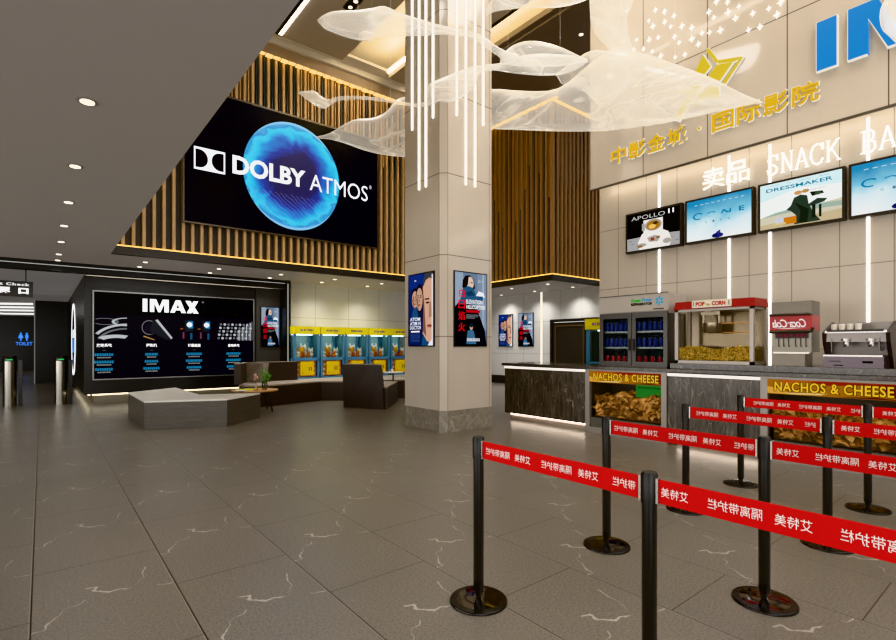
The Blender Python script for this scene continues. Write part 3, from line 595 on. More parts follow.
# ================================================================== STANCHIONS WITH RETRACTABLE BELTS
m_post = mat('#151412', .28, metal=.0, coat=.6); m_belt = mat('#c40608', .5, spec=.3); m_btxt = mat('#f3e9e6', .5)
m_mirror = mat('#6e6a66', .06, metal=1); m_chromeclip = mat('#b8b4ae', .25, metal=.9)
def stanchion(name_label, x, y, belt, last, nxt=1.05):
    t = thing('belt_stanchion', name_label, 'stanchion', (x, y, 0), 'belt stanchions in the queue lane')
    MB().lathe((x, y, 0), [(.17, 0), (.17, .008), (.165, .014), (.07, .022)], 40).build('base', mat('#1c1a18', .2, metal=.3), t)
    MB().lathe((x, y, .0142), [(.13, 0), (.13, .003), (.06, .0085)], 36).build('base_mirror_disc', m_mirror, t)
    MB().lathe((x, y, .02), [(.012, 0), (.031, .06), (.031, .84)], 24).build('pole', m_post, t)
    MB().lathe((x, y, .84), [(.035, 0), (.035, .115), (.03, .125), (.03, .128)], 24).build('belt_head', mat('#161513', .4), t)
    MB().box(x - .012, x + .012, y - .044, y - .034, .842, .948).build('belt_clip', m_chromeclip, t)
    if not last is None: MB().box(x - .012, x + .012, y + .034, y + .044, .842, .948).build('belt_clip', m_chromeclip, t)
    if belt:
        b = MB().box(x - .0015, x + .0015, y - nxt + .044, y - .044, .845, .945).build('belt', m_belt, t)
        for side in (-1, 1):
            c = Canvas((x + side * .0015, y - nxt + .044, .845), (0, 1, 0), (0, 0, 1), nxt - .088, .1, N=(side, 0, 0))
            ysrc = 2.125
            for k in range(8):
                e = ysrc - .415 * k            # right end of "ge li dai hu lan" seen from the other side
                for s_, y1, n in (('隔离带护栏', e, 5), ('艾特美', e - .228, 3)):
                    for q, ch in enumerate(s_):
                        c1 = y1 - .0385 * (n - 1 - q); c0 = c1 - .035
                        lo, hi = y - nxt + .05, y - .05
                        if c0 < lo or c1 > hi: continue
                        w = nxt - .088; off = y - nxt + .044
                        c.L = 0; c.text(ch, (c0 - off) / w, .30, (c1 - off) / w, .70, m_btxt, bold=.004)
            c.build('belt_lettering', b)
rows = [(2.0, 'front row'), (3.3, 'second row'), (4.6, 'third row'), (5.9, 'back row by the counter')]
dep = [('left end of the %s', True, None), ('middle of the %s', True, 1), ('right end of the %s', False, 1)]
for x, rn in rows:
    for k, y in enumerate((2.19 + (x > 4) * .03 + (x > 5) * .03, 1.12 + (x > 3) * .01 + (x > 4) * .02 + (x > 5) * .02, .06)):
        s_, belt, last = dep[k]; ys = (2.19 + (x > 4) * .03 + (x > 5) * .03, 1.12 + (x > 3) * .01 + (x > 4) * .02 + (x > 5) * .02, .06); nxt_ = y - ys[min(k + 1, 2)]
        stanchion('black belt post with red lettered belt, ' + (s_ % rn) if belt else 'black belt post without outgoing belt, ' + (s_ % rn), x, y, belt, last, nxt_)

# ================================================================== SNACK COUNTER
m_cm = marble('counter_marble', '#25211f', '#645e56', '#a0978c', (1.8, 1.8, .45), .25, 3.6, .012, 7)
m_slab = marble('counter_slab', '#2b2825', '#544e48', '#8d857a', (1, 1, 1), .15, 6, .010, 12)
def counter_unit(label, y0, y1, endleft=False):
    t = thing('counter_unit', label, 'counter', (7.45, (y0 + y1) / 2, 0), 'marble fronted counter units')
    MB().box(7.45, 7.49, y0, y1, .13, 1.04).build('marble_front', m_cm, t)
    MB().box(7.49, 8.35, y0, y1, .13, 1.08).build('carcass', mat('#2a2725', .5), t)
    MB().box(7.52, 8.3, y0 + .02, y1 - .1, 0, .13).build('kick_plinth', mat('#9a8f84', .35), t)
    MB().box(7.435, 7.47, y0, y1, 1.045, 1.085).build('upper_light_strip', mat('#fff5ec', em=1.3), t)
    MB().box(7.50, 7.518, y0 + .05, y1 - .12, .10, .13).build('kick_light', mat('#ffe9d6', em=9), t)
    MB().box(7.449, 7.4495, y0, y1, .60, .603).build('panel_joint', mat('#1d1a18', .4), t)
counter_unit('marble fronted counter unit at the free left end, lit along its foot', 5.36, 7.35)
counter_unit('marble fronted counter unit between the two nacho cases', 2.60, 3.87)
mb = MB().box(7.40, 8.45, -1.6, 7.40, 1.10, 1.15).box(7.62, 8.45, -1.6, 3.93, 1.15, 1.235)
solo(mb, 'countertop', m_slab, (7.9, 3, 1.1), 'long dark marble countertop running over all the counter units and nacho cases', 'countertop', bevel=.004)

m_frame = mat('#8f8983', .35, metal=.35)
def chips(mb, x0, x1, y0, y1, z0, ztop, n, rnd):
    for i in range(n):
        x = rnd.uniform(x0 + .05, x1 - .05); y = rnd.uniform(y0 + .06, y1 - .06)
        hmax = ztop - .10 * abs(sin(y * 5.3)) - .05 * rnd.random()
        z = rnd.uniform(z0 + .03, hmax) if i % 3 else hmax
        if i % 2: x = x0 + .05 + .1 * rnd.random()
        R_ = Matrix.Rotation(rnd.uniform(0, 6.28), 3, 'Z') @ Matrix.Rotation(rnd.gauss(0, .55), 3, 'X') @ Matrix.Rotation(rnd.gauss(0, .55), 3, 'Y')
        s = rnd.uniform(.065, .105); P = []
        for a, rr, h in ((0, 1, 0), (60, .48, .22), (120, 1, 0), (180, .48, .22), (240, 1, 0), (300, .48, .22)):
            P.append(Vector((x, y, z)) + R_ @ Vector((s * rr * cos(radians(a)), s * rr * sin(radians(a)), s * h)))
        c_ = Vector((x, y, z)) + R_ @ Vector((0, 0, s * .35)); P.append(c_)
        P = [Vector((min(max(p.x, x0 + .004), x1 - .004), min(max(p.y, y0 + .004), y1 - .004), max(p.z, z0 + .003))) for p in P]
        mb.add(P, [(k, (k + 1) % 6, 6) for k in range(6)], rnd.choice((0, 0, 1, 2)))
def flames(c):
    c.rect(0, 0, 1, 1, B('#a56a1c', .8))
    c.poly([(0, 0), (.2, .0), (.12, .35), (0, .5)], B('#d9a24a', .9)); c.poly([(.28, 1), (.5, .72), (.8, .86), (1, .6), (1, 1)], B('#8c1a10', .9)); c.poly([(.55, 0), (.85, .14), (1, .05), (1, 0)], B('#5f120c', .8)); c.poly([(.88, 1), (.93, .3), (1, .05), (1, 1)], B('#7a1210', .9)); c.poly([(.1, .7), (.3, .9), (.45, 1), (.1, 1)], B('#b5561a', .9)); c.poly([(.15, .1), (.5, .2), (.45, .05), (.2, 0)], B('#e3c07a', .9))
def nacho_case(label, y0, y1, seed, green=False):
    t = thing('nacho_case', label, 'display case', (7.42, (y0 + y1) / 2, 0), 'glass nacho cases set into the counter')
    pw = .085
    MB().box(7.42, 7.5, y1 - pw, y1, 0, 1.10).box(7.42, 7.5, y0, y0 + pw, 0, 1.10).box(7.42, 7.5, y0 + pw, y1 - pw, 0, .10).box(7.42, 7.48, y0 + pw, y1 - pw, 1.07, 1.10).build('frame', m_frame, t)
    MB().box(7.445, 7.5, y0 + pw, y1 - pw, .10, .27).build('lower_panel', mat('#5e5d59', .3, metal=.3), t)
    MB().box(8.2, 8.23, y0, y1, 0, 1.1).box(7.5, 8.2, y0, y0 + .03, 0, 1.1).box(7.5, 8.2, y1 - .03, y1, 0, 1.1).box(7.5, 8.2, y0, y1, .24, .27).box(7.5, 8.2, y0, y1, 1.07, 1.1).build('inner_box', mat('#3b3733', .5), t)
    MB().box(7.462, 7.468, y0 + pw, y1 - pw, .27, .88).build('glass_pane', glass_mat('case_glass', '#ffffff', .05), t)
    hd = MB().box(7.425, 7.48, y0 + pw, y1 - pw, .88, 1.07).build('header', mat('#a8741c', .4), t)
    c = Canvas((7.425, y1 - pw, .885), (0, -1, 0), (0, 0, 1), y1 - y0 - 2 * pw, .18); flames(c)
    c.text('NACHOS & CHEESE', .055, .14, .975, .90, B('#1a1208', .3), bold=.075, space=1.08); c.text('NACHOS & CHEESE', .062, .18, .968, .86, B('#e8b637', 1.0), bold=.02, space=1.08)
    c.build('lettering', hd)
    MB().box(7.53, 7.55, y0 + .1, y1 - .1, 1.03, 1.05).build('inner_lamp', mat('#ffe2b0', em=9), t)
    if green:
        yc = y0 + .36
        g = MB().box(7.60, 7.61, yc - .26, yc + .25, .66, .88).build('price_panel', mat('#0f8a22', em=.55), t)
        c = Canvas((7.60, yc + .25, .66), (0, -1, 0), (0, 0, 1), .51, .22)
        c.blocks(.08, .68, .92, .8, 14, B('#0a3d12', .4)); c.build('small_print', g)
    rnd = random.Random(seed); mb = MB(); chips(mb, 7.475, 8.18, y0 + .09, y1 - .09, .28, .70, int(430 * (y1 - y0)), rnd)
    mb.box(7.60, 8.15, y0 + .1, y1 - .1, .275, .50, 2)
    solo(mb, 'nacho_chips', [mat('#c99a60', .6, glow=.06), mat('#a5763f', .65), mat('#6b4a28', .7)], (7.8, (y0 + y1) / 2, .28), 'heap of golden nacho chips inside the ' + ('case with the green panel' if green else 'right-hand counter case behind the belts'), 'nacho chips', kind='stuff')
nacho_case('glass fronted nacho case with yellow sign and green panel inside', 3.88, 5.355, 3, True)
nacho_case('glass fronted nacho case with yellow sign, at the right behind the belts', 1.115, 2.59, 5)
counter_unit('marble fronted counter unit beyond the right-hand nacho case', -1.5, 1.105)

# ================================================================== DRINKS FRIDGE
fx = 7.78; fy0, fy1, fz0, fz1 = 4.03, 5.30, 1.15, 2.355
t = thing('drinks_fridge', 'two door drinks fridge with grey header standing on the counter', 'fridge', (fx + .3, (fy0 + fy1) / 2, fz0))
mg = mat('#5a5754', .35, metal=.5); md = mat('#2b2a29', .4)
MB().box(fx + .52, fx + .56, fy0, fy1, fz0, 2.03).box(fx, fx + .56, fy0, fy0 + .03, fz0, 2.03).box(fx, fx + .56, fy1 - .03, fy1, fz0, 2.03).box(fx, fx + .56, fy0, fy1, fz0, fz0 + .05).box(fx + .02, fx + .54, 4.65, 4.68, fz0, 2.03).build('cabinet', mg, t)
MB().box(fx + .03, fx + .52, fy0 + .03, fy1 - .03, 1.20, 1.205).box(fx + .515, fx + .52, fy0 + .03, fy1 - .03, 1.2, 2.03).build('dark_liner', mat('#14161c', .5), t)
MB().box(fx + .021, fx + .56, fy0, fy1, 2.03, fz1).build('compressor_box', mat('#9a9087', .45, glow=.06), t)
hd = MB().box(fx - .015, fx + .02, fy0, fy1, 2.075, fz1).build('header', mat('#a39b92', .35), t)
MB().box(fx - .02, fx - .002, fy0, fy1, fz1, fz1 + .012).build('header_edge', md, t)
c = Canvas((fx - .015, fy1, 2.075), (0, -1, 0), (0, 0, 1), fy1 - fy0, .28)
c.text('Green', .49, .56, .63, .78, B('#2faf3a', .8), bold=.05); c.text('Power', .645, .56, .79, .78, B('#2b9ac8', .8), bold=.04); c.text('REFRIGERATOR', .49, .36, .79, .52, B('#18181a', .2), bold=.05)
for k in range(6):
    a = k * pi / 3 + pi / 6; cu, cv = .885, .57; du, dv = cos(a), sin(a)
    r1, r2 = .055, .26; wd = .25
    c.poly([(cu + r1 * (du * q - dv * s * wd) , cv + r2 * (dv * q + du * s * wd)) for q, s in ((.25, 0), (.55, -1), (1, -.8), (1, .8), (.55, 1))], B('#2aa3c9', .9), 8)
c.build('logo', hd)
MB().box(fx - .016, fx - .013, 4.10, 4.28, 2.095, 2.115).build('thermometer', md, t)
for k, (a, b_) in enumerate(((4.67, fy1 - .01), (fy0 + .01, 4.66))):
    d = MB().box(fx - .02, fx + .015, a, b_, 1.17, 1.24).box(fx - .02, fx + .015, a, b_, 1.97, 2.06).box(fx - .02, fx + .015, a, a + .07, 1.24, 1.97).box(fx - .02, fx + .015, b_ - .07, b_, 1.24, 1.97).build('door', mat('#4b4947', .3, metal=.5), t)
    MB().box(fx - .005, fx, a + .07, b_ - .07, 1.24, 1.97).build('glass', glass_mat('fridge_glass', '#eef3f5', .08), d)
    hy = a + .035 if k == 0 else b_ - .035
    MB().tube([(fx - .045, hy, 1.42), (fx - .045, hy, 1.62)], .012).build('handle', md, d)
for z in (1.455, 1.725):
    MB().box(fx + .04, fx + .5, 4.68, fy1 - .04, z, z + .02).box(fx + .04, fx + .5, fy0 + .04, 4.65, z, z + .02).box(fx + .035, fx + .04, 4.68, fy1 - .04, z, z + .03).box(fx + .035, fx + .04, fy0 + .04, 4.65, z, z + .03).build('shelf', mat('#9b9893', .3, metal=.3), t)
MB().box(fx + .05, fx + .06, fy0 + .05, fy1 - .05, 1.985, 2.0).build('inner_lamp', mat('#dfe8ff', em=2.5), t)
def can(x, y, z, col, label, group):
    h = .155 if col != 'red' else .12
    t = thing('drink_can', label, 'can', (x, y, z), group)
    m_ = {'blue': mat('#232c78', .3, metal=.4, noise=.25, nscale=30), 'red': mat('#a8141a', .3, metal=.3, noise=.2, nscale=30)}[col]
    MB().lathe((x, y, z), [(.026, 0), (.033, .01), (.033, h - .012), (.027, h)], 14).build('body', m_, t)
    MB().lathe((x, y, z + h), [(.027, 0), (.027, .003)], 14).build('lid', m_chromeclip, t)
    return t
for (z, col, nm) in ((1.7455, 'blue', 'upper'), (1.4755, 'blue', 'middle'), (1.2055, 'red', 'bottom')):
    for dn, a, b_ in (('left', 4.75, 5.21), ('right', 4.11, 4.60)):
        n = 6 if col == 'blue' else 5
        lab = 'small %s drink can on the %s shelf behind the %s fridge door' % (col, nm, dn)
        c0 = can(fx + .10, a, z, col, lab, lab.replace('can', 'cans'))
        for k in range(1, n): dup(c0, (0, (b_ - a) * k / (n - 1), 0))

# ================================================================== POPCORN MACHINE
px, py0, py1, pz0, pz1 = 7.72, 2.78, 3.90, 1.235, 2.17
t = thing('popcorn_machine', 'popcorn machine with red roof and glass sides beside the fridge', 'popcorn machine', (px + .22, 3.34, pz0))
mw = mat('#a79f98', .35, metal=.2)
mb = MB()
for y in (py0, py1 - .05):
    for x in (px, px + .41): mb.box(x, x + .05, y, y + .05, pz0, 2.06)
mb.box(px, px + .46, py0, py1, pz0, pz0 + .045).box(px, px + .03, py0, py1, 2.025, 2.06).box(px + .43, px + .46, py0, py1, 2.025, 2.06).box(px, px + .46, py0, py0 + .03, 2.025, 2.06)
mb.build('frame', mw, t)
rf = MB().prism([(px - .02, py0 - .03), (px + .48, py0 - .03), (px + .48, py1 + .01), (px - .02, py1 + .01)], 2.06, 2.18, top=[(px, py0 - .01), (px + .46, py0 - .01), (px + .46, py1 - .01), (px, py1 - .01)]).build('roof', mat('#86090d', .35), t)
MB().box(px - .028, px - .01, 3.06, 3.62, 2.075, 2.185).build('sign_board', mat('#d8cfc0', .4), rf)
c = Canvas((px - .028, 3.62, 2.075), (0, -1, 0), (0, 0, 1), .56, .11)
c.text('POP', .10, .2, .34, .8, B('#b8331f', .8), bold=.05); c.text('CORN', .52, .2, .86, .8, B('#b8331f', .8), bold=.05); c.ell(.43, .5, .06, .3, B('#b9b06a', .8)); c.ell(.41, .66, .03, .14, B('#f0ead0', .8)); c.ell(.46, .6, .03, .14, B('#f0ead0', .8)); c.rect(.03, .2, .06, .8, B('#8a8478')); c.rect(.93, .2, .96, .8, B('#8a8478'))
c.build('lettering', rf)
g = glass_mat('popcorn_glass', '#f8f6f0', .04)
MB().box(px + .012, px + .018, py0 + .05, py1 - .05, pz0 + .05, 2.025).build('front_glass', g, t)
MB().box(px + .05, px + .41, py0 + .012, py0 + .018, pz0 + .05, 2.025).build('side_glass', g, t)
MB().box(px + .435, px + .44, py0 + .05, py1 - .05, pz0 + .05, 2.025).build('back_panel', mat('#6a5f52', .12, metal=.4, glow=.1), t)  # faint glow put in to brighten and warm the panel
k = MB().lathe((px + .2, 3.42, 1.72), [(.05, -.03), (.11, -.02), (.125, .0), (.125, .13), (.12, .13)], 24).build('kettle', mat('#9b948b', .2, metal=.8), t)
MB().box(px + .19, px + .21, 3.53, 3.56, 1.8, 2.03).box(px + .19, px + .21, 3.30, 3.33, 1.8, 2.03).box(px + .15, px + .25, 3.29, 3.57, 1.97, 2.03).cyl((px + .2, 3.42, 1.85), .012, .15, 10).build('kettle_arm', mat('#8f8880', .25, metal=.8), t)
for z in (1.70, 1.84):
    MB().box(px + .40, px + .43, 2.9, 3.35, z, z + .012).build('shelf_light_reflection', mat('#c98a45', em=.8), t)  # glowing bars stand in for warm shelves reflected in the glass
rnd = random.Random(4); mb = MB()
mb.box(px + .04, px + .42, py0 + .04, py1 - .06, pz0 + .05, 1.44, 1)
for i in range(2600):
    y = rnd.uniform(py0 + .04, py1 - .06); x = px + .04 + (0 if i % 3 else rnd.random() * .36); z = rnd.uniform(pz0 + .06, 1.47 + .03 * sin(y * 9)) if i % 3 else 1.45 + .03 * sin(y * 9)
    r = rnd.uniform(.010, .018); vs = [(x + r * a, y + r * b_, z + r * c_) for a, b_, c_ in ((1, 0, 0), (-1, 0, 0), (0, 1, 0), (0, -1, 0), (0, 0, 1), (0, 0, -1))]
    mb.add(vs, [(0, 2, 4), (2, 1, 4), (1, 3, 4), (3, 0, 4), (2, 0, 5), (1, 2, 5), (3, 1, 5), (0, 3, 5)], rnd.choice((0, 1, 2)), False)
solo(mb, 'popcorn', [mat('#c9a648', .6), mat('#76601f', .6), mat('#e3cd8c', .6)], (px + .2, 3.34, 1.29), 'yellow popcorn filling the bottom of the glass popcorn machine', 'popcorn', kind='stuff')

# ================================================================== SODA DISPENSER
sx, sy0, sy1, sz0, sz1 = 7.72, 2.10, 2.56, 1.235, 2.09
t = thing('soda_dispenser', 'stainless soda dispenser with red band between popcorn and espresso machines', 'soda dispenser', (sx + .15, 2.33, sz0))
st = mat('#6e685f', .35, metal=.85, noise=.1, nscale=3)
MB().box(sx + .03, sx + .34, sy0 + .08, sy1, sz0, 1.50).build('pedestal', st, t)
MB().box(sx, sx + .34, sy0, sy1 - .02, 1.42, 1.74).build('tap_housing', mat('#7a746a', .35, metal=.85), t)
MB().box(sx, sx + .34, sy0, sy1, 1.74, sz1).build('ice_hopper', st, t)
rd = MB().box(sx - .035, sx + .3, sy0 - .015, sy1 + .01, 1.70, 1.90).build('red_band', mat('#9c0c10', .3), t)
MB().tube([(sx - .035, sy1 + .01, 1.915), (sx - .04, sy0 + .03, 1.915), (sx - .01, sy0 - .01, 1.90)], .018).tube([(sx - .03, sy1 + .01, 1.69), (sx - .04, sy0 + .04, 1.69), (sx - .02, sy0, 1.70), (sx - .02, sy0 - .02, 1.74)], .022).build('band_rail', mat('#5a5650', .2, metal=.7), t)
c = Canvas((sx - .036, sy1, 1.71), (0, -1, 0), (0, 0, 1), .44, .18)
c.text('Coca', .52, .2, .93, .8, B('#f4ece8', .9), bold=.01, shear=.35, mirror=True, space=.85); c.text('Cola', .06, .2, .45, .8, B('#f4ece8', .9), bold=.01, shear=.35, mirror=True, space=.85); c.poly([(.1, .14), (.5, .10), (.95, .16), (.5, .15)], B('#f4ece8', .9)); c.rect(.455, .5, .51, .56, B('#f4ece8', .9))
c.build('lettering', rd)
MB().box(sx - .008, sx, sy0 + .03, sy1 - .05, 1.60, 1.68).build('button_panel', md, t)
c = Canvas((sx - .008, sy1 - .05, 1.6), (0, -1, 0), (0, 0, 1), .38, .08)
for k in range(6): c.rect(.05 + k * .145 + (.05 if k > 2 else 0), .25, .15 + k * .145 + (.05 if k > 2 else 0), .7, B('#7a2430', .7))
c.build('buttons', t)
for k in range(6):
    y = sy1 - .09 - k * .058 - (.02 if k > 2 else 0)
    MB().box(sx - .012, sx - .002, y - .004, y + .004, 1.50, 1.60).box(sx - .016, sx - .002, y - .012, y + .004, 1.49, 1.505).build('tap_lever', md, t)
MB().box(sx - .02, sx + .03, sy0 + .02, sy1 - .03, 1.40, 1.42).build('drip_edge', mat('#b0aaa0', .25, metal=.7), t)

# ================================================================== ESPRESSO MACHINE
ex, ey0, ey1, ez0 = 7.74, 1.34, 1.96, 1.235
t = thing('espresso_machine', 'low silver and plum espresso machine with cups on its top', 'espresso machine', (ex + .15, 1.65, ez0))
pl = mat('#5d545a', .3, metal=.5); sv = mat('#b0aaa8', .25, metal=.7)
MB().box(ex - .04, ex + .36, ey0 + .04, ey1 + .01, ez0, 1.37).build('base_tray', pl, t)
MB().box(ex - .05, ex + .1, ey0 + .05, ey1 + .01, 1.37, 1.39).build('drip_grid', sv, t)
MB().box(ex + .2, ex + .36, ey0 + .04, ey1, 1.37, 1.62).build('back_body', mat('#6b6662', .35, metal=.5), t)
for y in (ey0, ey1):
    MB().add([(ex + .36, y - .02, ez0), (ex + .36, y + .02, ez0), (ex + .16, y - .02, ez0), (ex + .16, y + .02, ez0), (ex - .03, y - .02, 1.55), (ex - .03, y + .02, 1.55), (ex - .06, y - .02, 1.66), (ex - .06, y + .02, 1.66), (ex + .36, y - .02, 1.81), (ex + .36, y + .02, 1.81)],
             [(0, 2, 4, 6, 8), (1, 9, 7, 5, 3), (0, 1, 3, 2), (2, 3, 5, 4), (4, 5, 7, 6), (6, 7, 9, 8), (8, 9, 1, 0)]).build('side_panel', mat('#2f2729', .3), t)
MB().box(ex - .03, ex + .3, ey0 + .02, ey1 - .02, 1.55, 1.66).build('group_housing', mat('#7d7773', .3, metal=.5), t)
MB().box(ex - .05, ex + .34, ey0 + .01, ey1 - .01, 1.66, 1.69).build('cup_tray', sv, t)
MB().box(ex - .056, ex - .05, ey0 + .04, ey1 - .03, 1.675, 1.70).build('cup_rail', md, t)
MB().box(ex + .33, ex + .35, ey0 + .02, ey1 - .02, 1.69, 1.80).build('back_guard', mat('#77716c', .3, metal=.5), t)
for y in (1.50, 1.74):
    h = MB().cyl((ex - .0, y, 1.50), .035, .06, 18).cyl((ex - .05, y, 1.56), .045, .03, 18).build('brew_group', sv, t)
    MB().tube([(ex - .03, y, 1.51), (ex - .12, y, 1.50)], .012).build('portafilter_handle', md, h)
for y in (1.42, 1.88):
    MB().tube([(ex - .04, y, 1.60), (ex - .07, y, 1.55), (ex - .05, y, 1.42)], .006).build('steam_wand', sv, t)
MB().cyl((ex - .035, 1.40, 1.47), .03, .02, 14, axis='x').build('gauge', md, t)
c = Canvas((ex - .041, ey1 - .02, ez0 + .03), (0, -1, 0), (0, 0, 1), .5, .09); c.rect(.72, .3, .92, .6, B('#221d20', .1)); c.rect(.05, .45, .3, .55, B('#3a3236', .2)); c.rect(.15, -.1, .35, .02, B('#221d20', .1))
c.build('front_marks', t)
cup = thing('cup', 'white cup on top of the espresso machine', 'cup', (ex + .02, 1.87, 1.6905), 'white cups in a row on the espresso machine')
MB().lathe((ex + .02, 1.87, 1.6905), [(.022, 0), (.032, .03), (.035, .085), (.031, .085), (.028, .03), (.015, .012)], 18).build('bowl', mat('#d6cfc3', .3), cup)
for y in (1.79, 1.71, 1.63): dup(cup, (0, y - 1.87, 0))

# ================================================================== SCREENS OVER THE COUNTER
m_tvf = mat('#1a1410', .3)
def tv(y1, y0, label, painter):
    t = thing('menu_screen', label, 'screen', (8.96, (y0 + y1) / 2, 3.68))
    MB().box(8.90, 8.998, y0, y1, 3.30, 4.07).build('housing', m_tvf, t, bevel=.004)
    c = Canvas((8.90, y1 - .035, 3.335), (0, -1, 0), (0, 0, 1), y1 - y0 - .07, .70); painter(c); c.build('picture', t)
def p_apollo(c):
    c.rect(0, 0, 1, 1, B('#030304')); c.poly([(0, 0), (1, 0), (1, .33), (.6, .36), (0, .34)], B('#a7a5a6'));
    for k in range(14): c.ell((k * .37) % 1, .04 + (k * .13) % .24, .03, .012, B('#7c7a7c'))
    wt = B('#e4e0dc', 1.1); gr = B('#a9a39c'); c.poly([(.25, 0), (.22, .2), (.3, .42), (.42, .48), (.66, .48), (.8, .38), (.86, .15), (.82, 0)], wt)
    c.rect(.33, .44, .70, .78, wt); c.rect(.30, .5, .36, .7, gr); c.ell(.52, .62, .16, .155, gr); c.ell(.52, .61, .13, .125, B('#a8752a')); c.ell(.50, .58, .07, .06, B('#e6bb6a', 1.1)); c.ell(.56, .66, .05, .04, B('#3a2614'))
    c.poly([(.4, .3), (.55, .34), (.66, .28), (.6, .16), (.44, .18)], gr); c.rect(.47, .2, .54, .28, B('#9c3c2c')); c.rect(.58, .24, .64, .3, B('#8a6a3c')); c.ell(.30, .12, .09, .05, gr); c.ell(.78, .14, .08, .07, gr); c.rect(.22, .06, .31, .12, B('#8a6a3c'))
    c.text('APOLLO', .09, .82, .74, .93, B('#c9c9c9')); c.text('11', .80, .84, .90, .96, B('#ffffff', 1.2), bold=.03)
def p_sky(c):
    c.rect(0, 0, 1, 1, sky_screen('sky_picture', -.35, .35, [(0, '#f2f6f6'), (.35, '#d8ecf3'), (.6, '#7fc6df'), (1, '#1789bb')], 1.0, .6))
    tl = B('#1a7fae', 1); c.ring(.19, .60, .09, .085, .3, tl, 24, .6, 5.2); c.ring(.40, .60, .08, .06, .3, tl, 24, .3, 2.6); c.poly([(.55, .57), (.58, .66), (.60, .66), (.67, .58), (.69, .66), (.71, .66), (.70, .56), (.65, .56), (.59, .62), (.57, .56)], tl); c.text('E', .82, .55, .90, .66, tl, bold=.03)
    for k, ch in enumerate('GIRL'): c.text(ch, .30 + k * .12, .40, .33 + k * .12, .45, B('#5c7c8c'))
    for k in range(9): c.rect(.13 + k * .09, .87 + .0, .18 + k * .09, .885, B('#bfe0ea'))
    c.ell(.50, .06, .09, .06, B('#2c2f74')); c.ell(.51, .12, .035, .04, B('#3d3a86')); c.poly([(.42, .02), (.44, .1), (.49, .12), (.5, .0)], B('#232463')); c.ell(.53, .16, .018, .02, B('#5a4a70'))
def p_dress(c):
    c.rect(0, 0, 1, 1, B('#eef2f0', 1.1)); c.poly([(0, .62), (.5, .8), (1, .72), (1, 1), (0, 1)], B('#d4ebef', 1.1)); c.poly([(0, .26), (.3, .33), (.7, .37), (1, .42), (1, .1), (0, .02)], B('#cfc9b4')); c.poly([(0, .26), (.4, .30), (1, .26), (1, .36), (.6, .40), (.2, .34)], B('#9fb3a6')); c.poly([(0, 0), (1, 0), (1, .2), (0, .1)], B('#c4b491'))
    gn = B('#3a463c'); dk = B('#20271f')
    c.poly([(.34, .36), (.40, .44), (.44, .60), (.52, .64), (.60, .6), (.62, .4), (.68, .2), (.76, .02), (.44, .02), (.46, .22), (.40, .32)], gn); c.poly([(.55, .35), (.72, .5), (.84, .46), (.80, .4), (.66, .36)], gn); c.poly([(.44, .5), (.52, .3), (.5, .05), (.60, .03), (.62, .3)], dk)
    c.ell(.49, .69, .05, .045, B('#c69a62')); c.ell(.58, .70, .045, .04, B('#b88d5a')); c.poly([(.63, .66), (.78, .64), (.80, .58), (.66, .56)], dk); c.ell(.73, .60, .04, .035, B('#4a5848')); c.rect(.66, .1, .70, .38, dk); c.rect(.74, .1, .77, .36, dk)
    c.rect(.20, .08, .36, .22, B('#c9ccd6')); c.rect(.31, .05, .47, .2, B('#c67a24')); c.rect(.18, .06, .34, .10, B('#d6c38a'))
    c.text('DRESSMAKER', .08, .82, .90, .90, B('#17809c'), bold=.02)
    for x0, x1 in ((.14, .26), (.34, .40), (.5, .64), (.74, .86)): c.rect(x0, .945, x1, .955, B('#7fb5c4'))
    c.rect(.62, .70, .82, .708, B('#8a9aa0'))
tv(5.48, 4.37, 'wall screen showing an astronaut under APOLLO 11, leftmost over the counter', p_apollo)
tv(4.31, 3.20, 'wall screen with blue sky film picture, between the astronaut and DRESSMAKER screens', p_sky)
tv(3.14, 2.02, 'wall screen with DRESSMAKER film picture of a seated figure on a beach', p_dress)
tv(1.98, .86, 'wall screen with blue sky film picture, rightmost over the counter at the photo edge', p_sky)

# ================================================================== LETTERS ON THE FASCIA AND SNACK WALL
def solid(mesh_o, depth_vec):
    pass
m_yel = mat('#e6b60e', .35, em=.85); m_white_edge = mat('#f4efe2', .4, em=.9)
def sign_text(name, label, cat, body, y1, y0, z0, z1, x, m, m2, bold, depth=.05):
    """raised letters on a plane x = const, read from -x: each a solid letter with a pale halo edge"""
    t = thing(name, label, cat, (x, (y0 + y1) / 2, z0)); n = len(body); step = (y1 - y0) / n
    for k, ch in enumerate(body):
        if ch == ' ': continue
        a = y1 - step * k; vs, fs, asp = text_mesh(ch, bold, 0)
        if ch == '·': w_, zz0, zz1 = .05, (z0 + z1) / 2 - .025, (z0 + z1) / 2 + .025
        else: w_, zz0, zz1 = step * .88, z0, z1
        for (mm, dx, g, nm) in ((m, depth, 0, 'character'), (m2, depth * .6, .012, 'white_edge')):
            mb = MB()
            if g: vs, fs, asp = text_mesh(ch, bold, 0)
            pts = lambda X_: [(X_, a - (step - w_) / 2 + g - (w_ + 2 * g) * u, zz0 - g + (zz1 - zz0 + 2 * g) * v) for u, v in vs]
            nn = len(vs); front = pts(x - dx); back = pts(x)
            ed = {}
            for f in fs:
                for i in range(len(f)):
                    e = (f[i], f[(i + 1) % len(f)]); ed[e] = 1
            side = [(i, j, j + nn, i + nn) for (i, j) in ed if (j, i) not in ed]
            mb.add(front + back, [tuple(f) for f in fs] + side)
            if nm == 'character': root_c = mb.build(nm, mm, t, recalc=False)
            else: mb.build(nm, mm, root_c, recalc=False)
    return t
sign_text('wall_lettering', 'yellow raised Chinese characters on the glossy beige fascia', 'sign', '中影金城·国际影院', 5.62, 2.22, 5.00, 5.30, 8.6, m_yel, m_white_edge, .009, .03)
m_glow = mat('#fffdf8', em=4)
